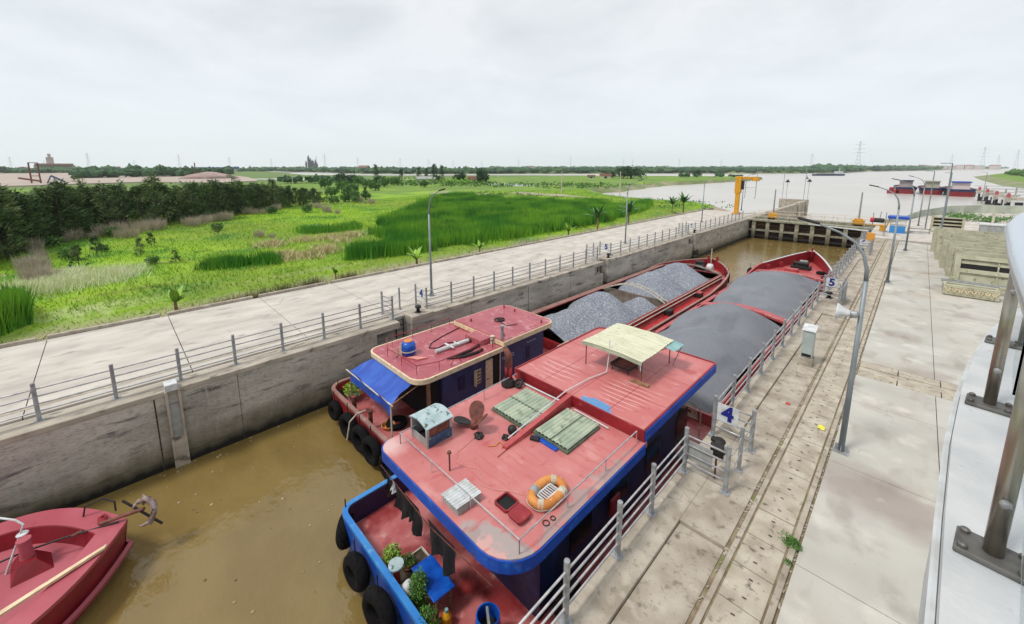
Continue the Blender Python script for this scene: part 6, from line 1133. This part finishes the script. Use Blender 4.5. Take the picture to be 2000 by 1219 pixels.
# banana plants
def banana(seed, h_, nl, ll_, mat):
    rnd = random.Random(seed); t = T('banana_plant', 'x', 'banana plant', (0,0,0)); P(t, 'trunk', MB().path([(0,0,-.2),(0,0,h_*.55)], [.11,.07], 8), m_wood)
    for k in range(nl):
        a = k*2.4+rnd.uniform(-.3,.3); el = rnd.uniform(.5,1.35); m = MB(); L_ = ll_*rnd.uniform(.8,1.15); w0 = .16+.03*ll_; pts = []
        for q_ in range(9):
            u = q_/8; r_ = L_*u; dz = math.sin(el)*r_-(.35*L_*u*u)*(1.4-el*.6); hr = math.cos(el)*r_+.12*u*u*L_; pts.append(Vector((math.cos(a)*hr, math.sin(a)*hr, h_*.5+dz)))
        s_ = Vector((-math.sin(a), math.cos(a), 0))
        for q_, p in enumerate(pts): u = q_/8; wv = w0*math.sin(math.pi*min(1,.12+u*.9))*(1 if q_ < 8 else .1); m.v += [tuple(p-s_*wv-Vector((0,0,wv*.35))), tuple(p), tuple(p+s_*wv-Vector((0,0,wv*.35)))]
        for q_ in range(8): m.f += [(q_*3,q_*3+1,q_*3+4,q_*3+3),(q_*3+1,q_*3+2,q_*3+5,q_*3+4)]
        P(t, 'leaf', m, mat, normals=False)
    return t
bn = [banana(1,2.4,13,2.0,m_leafb), banana(2,1.0,7,1.3,m_leafy)]
for i, (x, y, s_, lb) in enumerate([(-33.5,51.6,1.05,'dark banana plant beside the kerb short of the lamp post'),(-33.2,60.2,1.1,'banana plant beyond the far quay lamp post'),(-34.2,84.5,1.15,'tallest banana plant near the river end of the kerb'),(-35.6,82.3,.95,'banana plant left of the tallest one near the river')]): place(bn[0], i > 0, (x,y,-.3), i*1.3, s_*1.3, lb, 'banana plants along the kerb')
for i, (x, y, s_, lb) in enumerate([(-32.6,2.3,1.05,'young banana plant leaning by the kerb near the left'),(-32.1,19.6,1.25,'pale young banana plant behind the first lamp post'),(-32.3,42.9,1.2,'yellow-green young banana plant in mid kerb'),(-33.2,12.6,.7,'tiny banana plant by the kerb'),(-32.4,27.5,.9,'small banana plant beside the kerb past the first lamp')]): place(bn[1], i > 0, (x,y,-.3), i*1.7, s_, lb, 'young banana plants along the kerb')
# utility poles, huts
for i, (x, y, h_) in enumerate([(-220,66,6.2),(-160,93,7.6),(-87,111,7.8),(-72.7,125,7.8),(-120,112,6)]): single('utility_pole', MB().path([(x,y,-1.6),(x,y,h_-.6)], [.17,.11], 7).obox((x,y,h_-1),(.9,.08,.08),.6), m_pale, ['pale pole behind the end of the wood','pale pole beside the dark conifers','pale pole left on the green spit','pale pole at the head of the river inlet','thin pole in the middle of the green spit'][i], 'utility pole', 'pale utility poles on the marsh', loc=(x,y,-.5))
def hut(x, y, w1, w2, h_, rz, wall, roof, lb, cat='house', open_=True, nm='small_house'):
    t = T(nm, lb, cat, (0,0,0)); P(t, 'wall', MB().box(-w1/2,w1/2,-w2/2,w2/2,-.3,h_), wall); P(t, 'roof', MB().add([(-w1/2-.4,-w2/2-.4,h_),(w1/2+.4,-w2/2-.4,h_),(w1/2+.4,w2/2+.4,h_),(-w1/2-.4,w2/2+.4,h_),(-w1/2-.4,0,h_+w2*.28),(w1/2+.4,0,h_+w2*.28)], [(0,1,5,4),(2,3,4,5),(0,4,3),(1,2,5),(0,3,2,1)]), roof)
    if open_: P(t, 'window', MB().box(w1/2-.02,w1/2+.05,-w2*.2,w2*.2,h_*.3,h_*.8), m_dark); P(t, 'door', MB().box(-w1*.1,w1*.15,-w2/2-.05,-w2/2+.02,-.3,h_*.75), m_dark)
    t.location = (x,y,-.5); t.rotation_euler = (0,0,rz)
hut(-207,134,9,5,2.4,R(40),m_white,m_grey,'low white house with dark openings beyond the wood'); hut(-214,142,7,4,2,R(40),m_grey,m_grey,'grey open shed beside the white house'); hut(-180,150,8,5,2.6,R(50),m_pale,m_rust,'pale shed with reddish roof beside the spreading tree'); hut(-186,296,9,6,2.2,R(30),m_pale,m_rust,'small hut with brown roof on the river spit'); hut(-196,290,6,4,1.6,R(30),m_grey,m_rust,'tiny hut left of the river spit hut')
m_brick = M('pinkish_brick', C3(150,112,108), C3(132,98,96), .2, rough=.9); _bx = (math.sin(math.atan2(715-1000, 790.957)-R(45.0325))*830, math.cos(math.atan2(715-1000, 790.957)-R(45.0325))*830); hut(_bx[0],_bx[1],18,14,8.5,R(40),m_brick,m_brick,'plain brown brick tower block across the channel','building',nm='building')
m_farh = M('far_wall', C3(206,196,190), C3(190,180,176), .1, rough=.9); m_farr = M('far_roof', C3(170,120,108), C3(150,106,98), .1, rough=.9)
rngf = random.Random(21)
for k in range(26):
    px_ = [20,60,210,240,330,500,520,545,560,580,700,740,985,1040,1300,1540,1760,1790,1800,1815,1830,1850,1862,1880,1900,1930][k]
    az = math.atan2(px_-1000, 790.957*1.0)-R(45.0325)+0; D_ = 1150+rngf.random()*300 if px_ < 1500 else 2300; x, y = math.sin(az)*D_, math.cos(az)*D_; sc_ = D_/1150*.62
    hut(x, y, rngf.uniform(12,22)*sc_, 11*sc_, rngf.uniform(8,13)*sc_, az*-1+R(rngf.uniform(-20,20)), m_farh, m_farr if k % 2 else m_grey, 'distant pale house number %s among the horizon trees' % k if False else 'distant pale house with low roof among the horizon trees', 'house', open_=False, nm='distant_house')
for o in bpy.data.objects:
    if o.name.startswith('distant_house'): o['group'] = 'distant houses on the horizon'
def at(px_, D_): az = math.atan2(px_-1000, 790.957)-R(45.0325); return math.sin(az)*D_, math.cos(az)*D_, az
# factory, church
x, y, az = at(430, 900); t = T('factory', 'long factory with bright blue roof on the horizon', 'factory', (x,y,0)); P(t, 'wall', MB().obox((x,y,3),(60,24,8),-az), m_farh); P(t, 'roof', MB().obox((x,y,7.6),(64,28,2),-az), m_blue)
x, y, az = at(120, 1100); t = T('church', 'pale church with pinkish roof and square tower at the left horizon', 'church', (x,y,0)); P(t, 'nave', MB().obox((x,y,5),(50,18,14),-az), m_farh); P(t, 'roof', MB().obox((x+10,y,13.5),(46,20,3),-az), m_farr); x2, y2, _ = at(112, 1095); P(t, 'tower', MB().obox((x2,y2,13),(9,9,26),-az).obox((x2,y2,28),(4,4,8),-az), m_farh)
x, y, az = at(613, 1300); t = T('cathedral', 'dark many-towered cathedral silhouette on the horizon', 'cathedral', (x,y,0)); m_cath = M('cathedral_stone', C3(104,100,112)); cm = MB()
for px_, h_, w0 in ((604,20,5),(609,34,6),(613,24,7),(617,18,8),(622,24,5),(625,16,4)): a, b, _ = at(px_, 1300); cm.obox((a,b,h_/2),(w0,w0,h_),-az).lathe((a,b,h_), [(w0*.5,0),(w0*.1,w0*1.4)], 6)
P(t, 'tower', cm, m_cath)
# gravel works on the left
x, y, az = at(78, 338); t = T('crane_frame', 'dark reddish loading frame standing on the sand yard', 'crane', (x,y,0)); f = MB()
for dx_ in (-1.6,1.6):
    for dy_ in (-1.6,1.6): f.path([(x+dx_,y+dy_,-.5),(x+dx_,y+dy_,11)], .22, 5)
for z in (4,8,11): f.path([(x-1.6,y-1.6,z),(x+1.6,y-1.6,z),(x+1.6,y+1.6,z),(x-1.6,y+1.6,z)], .18, 5, closed=True)
P(t, 'frame', f, m_rust)
a = at(108, 330); b = at(135, 330); single('conveyor', MB().path([(a[0],a[1],4.2),(b[0],b[1],.6)], .5, 6).path([(a[0],a[1],4),(a[0]-2,a[1]-2,-.4)], .3, 5), M('conveyor_blue', C3(70,96,140)), 'bluish inclined conveyor on the sand yard', 'conveyor', loc=(a[0],a[1],0)); a = at(45, 350); b = at(88, 345); single('conveyor', MB().path([(a[0],a[1],2.8),(b[0],b[1],1.0)], .5, 6), m_rust, 'dark inclined conveyor left of the loading frame', 'conveyor', loc=(a[0],a[1],0))
x, y, az = at(415, 400); hm = MB().lathe((x,y,.0), [(20,0),(14,2.6),(6,4.4),(1,5.2)], 14); single('sand_mound', hm, M('mound_sand', C3(186,160,152), C3(160,136,130), .2, rough=.95), 'pinkish mound of sand at the right end of the yard', 'mound', loc=(x,y,0), smooth=True); a = at(389, 398); single('mound_mast', MB().path([(a[0],a[1],0),(a[0],a[1],12)], .4, 5), m_rust, 'short mast beside the pinkish mound', 'mast', loc=(a[0],a[1],0))
# pylons
pyl = T('pylon', 'x', 'pylon', (0,0,0)); f = MB()
for sx in (-1,1):
    for sy in (-1,1): f.path([(sx*4.5,sy*4.5,0),(sx*1,sy*1,34),(sx*.5,sy*.5,50)], .3, 4)
for z, w0 in ((30,9),(37,8),(44,7)): f.path([(-w0,0,z),(w0,0,z)], .3, 4)
for z in range(4, 48, 6): k = 4.5*(1-z/44) if z < 34 else 1; k = max(k, .8); f.path([(-k,-k,z),(k,-k,z+3),(k,k,z),(-k,k,z+3)], .3, 3, closed=True)
P(pyl, 'lattice', f, M('pylon_grey', C3(190,196,204)))
for i, (px_, s_) in enumerate([(35,.8),(100,.6),(185,1.1),(273,.7),(360,1.1),(457,.95),(537,.9),(624,1.1),(640,1.3),(703,1.0),(785,1.0),(840,.9),(887,.8),(942,.8),(1013,.9),(1113,1.1),(1214,.9),(1232,.9),(1322,.9),(1402,.8),(1576,1.2),(1665,2.0),(1845,1.0),(1905,1.4),(1970,1.2),(1935,.9)]):
    x, y, az = at(px_, 1900); place(pyl, i > 0, (x,y,-1), -az, s_, ('tallest lattice pylon on the horizon above the distant ship' if px_ == 1665 else 'faint lattice pylon on the horizon'), 'lattice pylons on the horizon')
# distant woods: one mass each
def wood(name, segs, lbl, mat, rad=(4,8), hgt=(6,11), n=400):
    rnd = np.random.default_rng(len(lbl)); tris = []
    ico = [Vector(v) for v in ((0,0,1),(.89,0,.45),(.28,.85,.45),(-.72,.53,.45),(-.72,-.53,.45),(.28,-.85,.45),(.72,.53,-.45),(-.28,.85,-.45),(-.89,0,-.45),(-.28,-.85,-.45),(.72,-.53,-.45))]
    fc = [(0,1,2),(0,2,3),(0,3,4),(0,4,5),(0,5,1),(1,6,2),(2,7,3),(3,8,4),(4,9,5),(5,10,1),(6,7,2),(7,8,3),(8,9,4),(9,10,5),(10,6,1)]
    iv = np.array([tuple(v) for v in ico]); fcn = np.array(fc)
    for (x0, y0, x1, y1, dep, m_) in segs:
        for _ in range(m_):
            u = rnd.random(); r_ = rnd.uniform(*rad); h_ = rnd.uniform(*hgt)*(.8+.5*rnd.random()**3); L_ = math.hypot(x1-x0, y1-y0); nx_, ny_ = -(y1-y0)/L_, (x1-x0)/L_; dd = rnd.random()*dep; c = np.array([x0+(x1-x0)*u+nx_*dd, y0+(y1-y0)*u+ny_*dd, 0.0])
            for _k in range(5):
                o_ = rnd.normal(0, .45, 3)*np.array([r_,r_,0]); rr = r_*rnd.uniform(.35,.7); v = iv*np.array([rr,rr,h_*rnd.uniform(.35,.6)])*(1+rnd.normal(0,.18,(11,1)))+c+o_+np.array([0,0,h_*rnd.uniform(.3,.6)]); tris.append(v[fcn])
    np_tris(name, np.concatenate(tris), mat, lbl, 'wood', 'stuff')
m_fw = M('distant_foliage', C3(52,88,58), C3(76,112,62), .02, .35, .65, rough=.9, coord='Position', c3=C3(36,66,52), sc3=.05, lo3=.52, hi3=.62)
wood('distant_wood', [(-600,395,-470,560,60,260),(-470,560,-330,745,60,260),(-330,745,-190,860,80,240),(-190,860,-120,1000,60,120)], 'long green tree line across the channel along the horizon', m_fw, (4,7), (4.5,8))
wood('distant_wood', [(-700,330,-600,395,60,120),(-1500,350,-700,330,80,520),(-900,-250,-1000,380,120,420)], 'blue-green tree line at the left horizon behind the sand yard', m_fw, (6,10), (5,8.5))
wood('distant_wood', [(-120,1010,-110,1400,60,160),(-110,1400,10,2000,120,300),(10,2000,90,2600,150,260),(90,2600,400,4200,200,160)], 'bluish tree line on the right beyond the wide river', m_fw, (8,16), (8,13))
wood('distant_wood', [(-1500,1300,-200,2400,300,520)], 'faint tree line far behind the channel', m_fw, (14,26), (8,13))
wood('bank_bushes', [(62,420,66,740,-60,170),(62,365,70,430,-60,60),(90,330,260,300,60,160)], 'bright green bushes on the right river bank', M('bank_foliage', C3(84,124,44), C3(62,100,44), .05, rough=.9, coord='Position'), (3,6), (4,8))
wood('left_grove', [(-480,25,-500,95,30,26),(-470,-10,-480,12,20,14)], 'dark round crowns rising behind the sand yard', m_dk, (5,9), (7,10))
wood('marsh_hedge', [(-250,70,-235,100,8,18),(-150,345,-106,380,8,6)], 'low dark hedge beyond the end of the wood', m_dk, (2,4), (3,4.5))
# haze
hzm = bpy.data.materials.new('haze_air'); hzm.use_nodes = True; t_ = hzm.node_tree; t_.nodes.clear(); o_ = t_.nodes.new('ShaderNodeOutputMaterial'); v_ = t_.nodes.new('ShaderNodeVolumePrincipled'); v_.inputs['Density'].default_value = HAZE; v_.inputs['Color'].default_value = (.86,.92,.97,1); v_.inputs['Anisotropy'].default_value = .2; t_.links.new(v_.outputs[0], o_.inputs['Volume'])
if HAZE > 0:
    hzo = mesh_obj('haze', MB().box(-3000,1200,-900,4400,-8,125), hzm); hzo['kind'] = 'stuff'; hzo['label'] = 'pale even haze in the air over the whole scene'
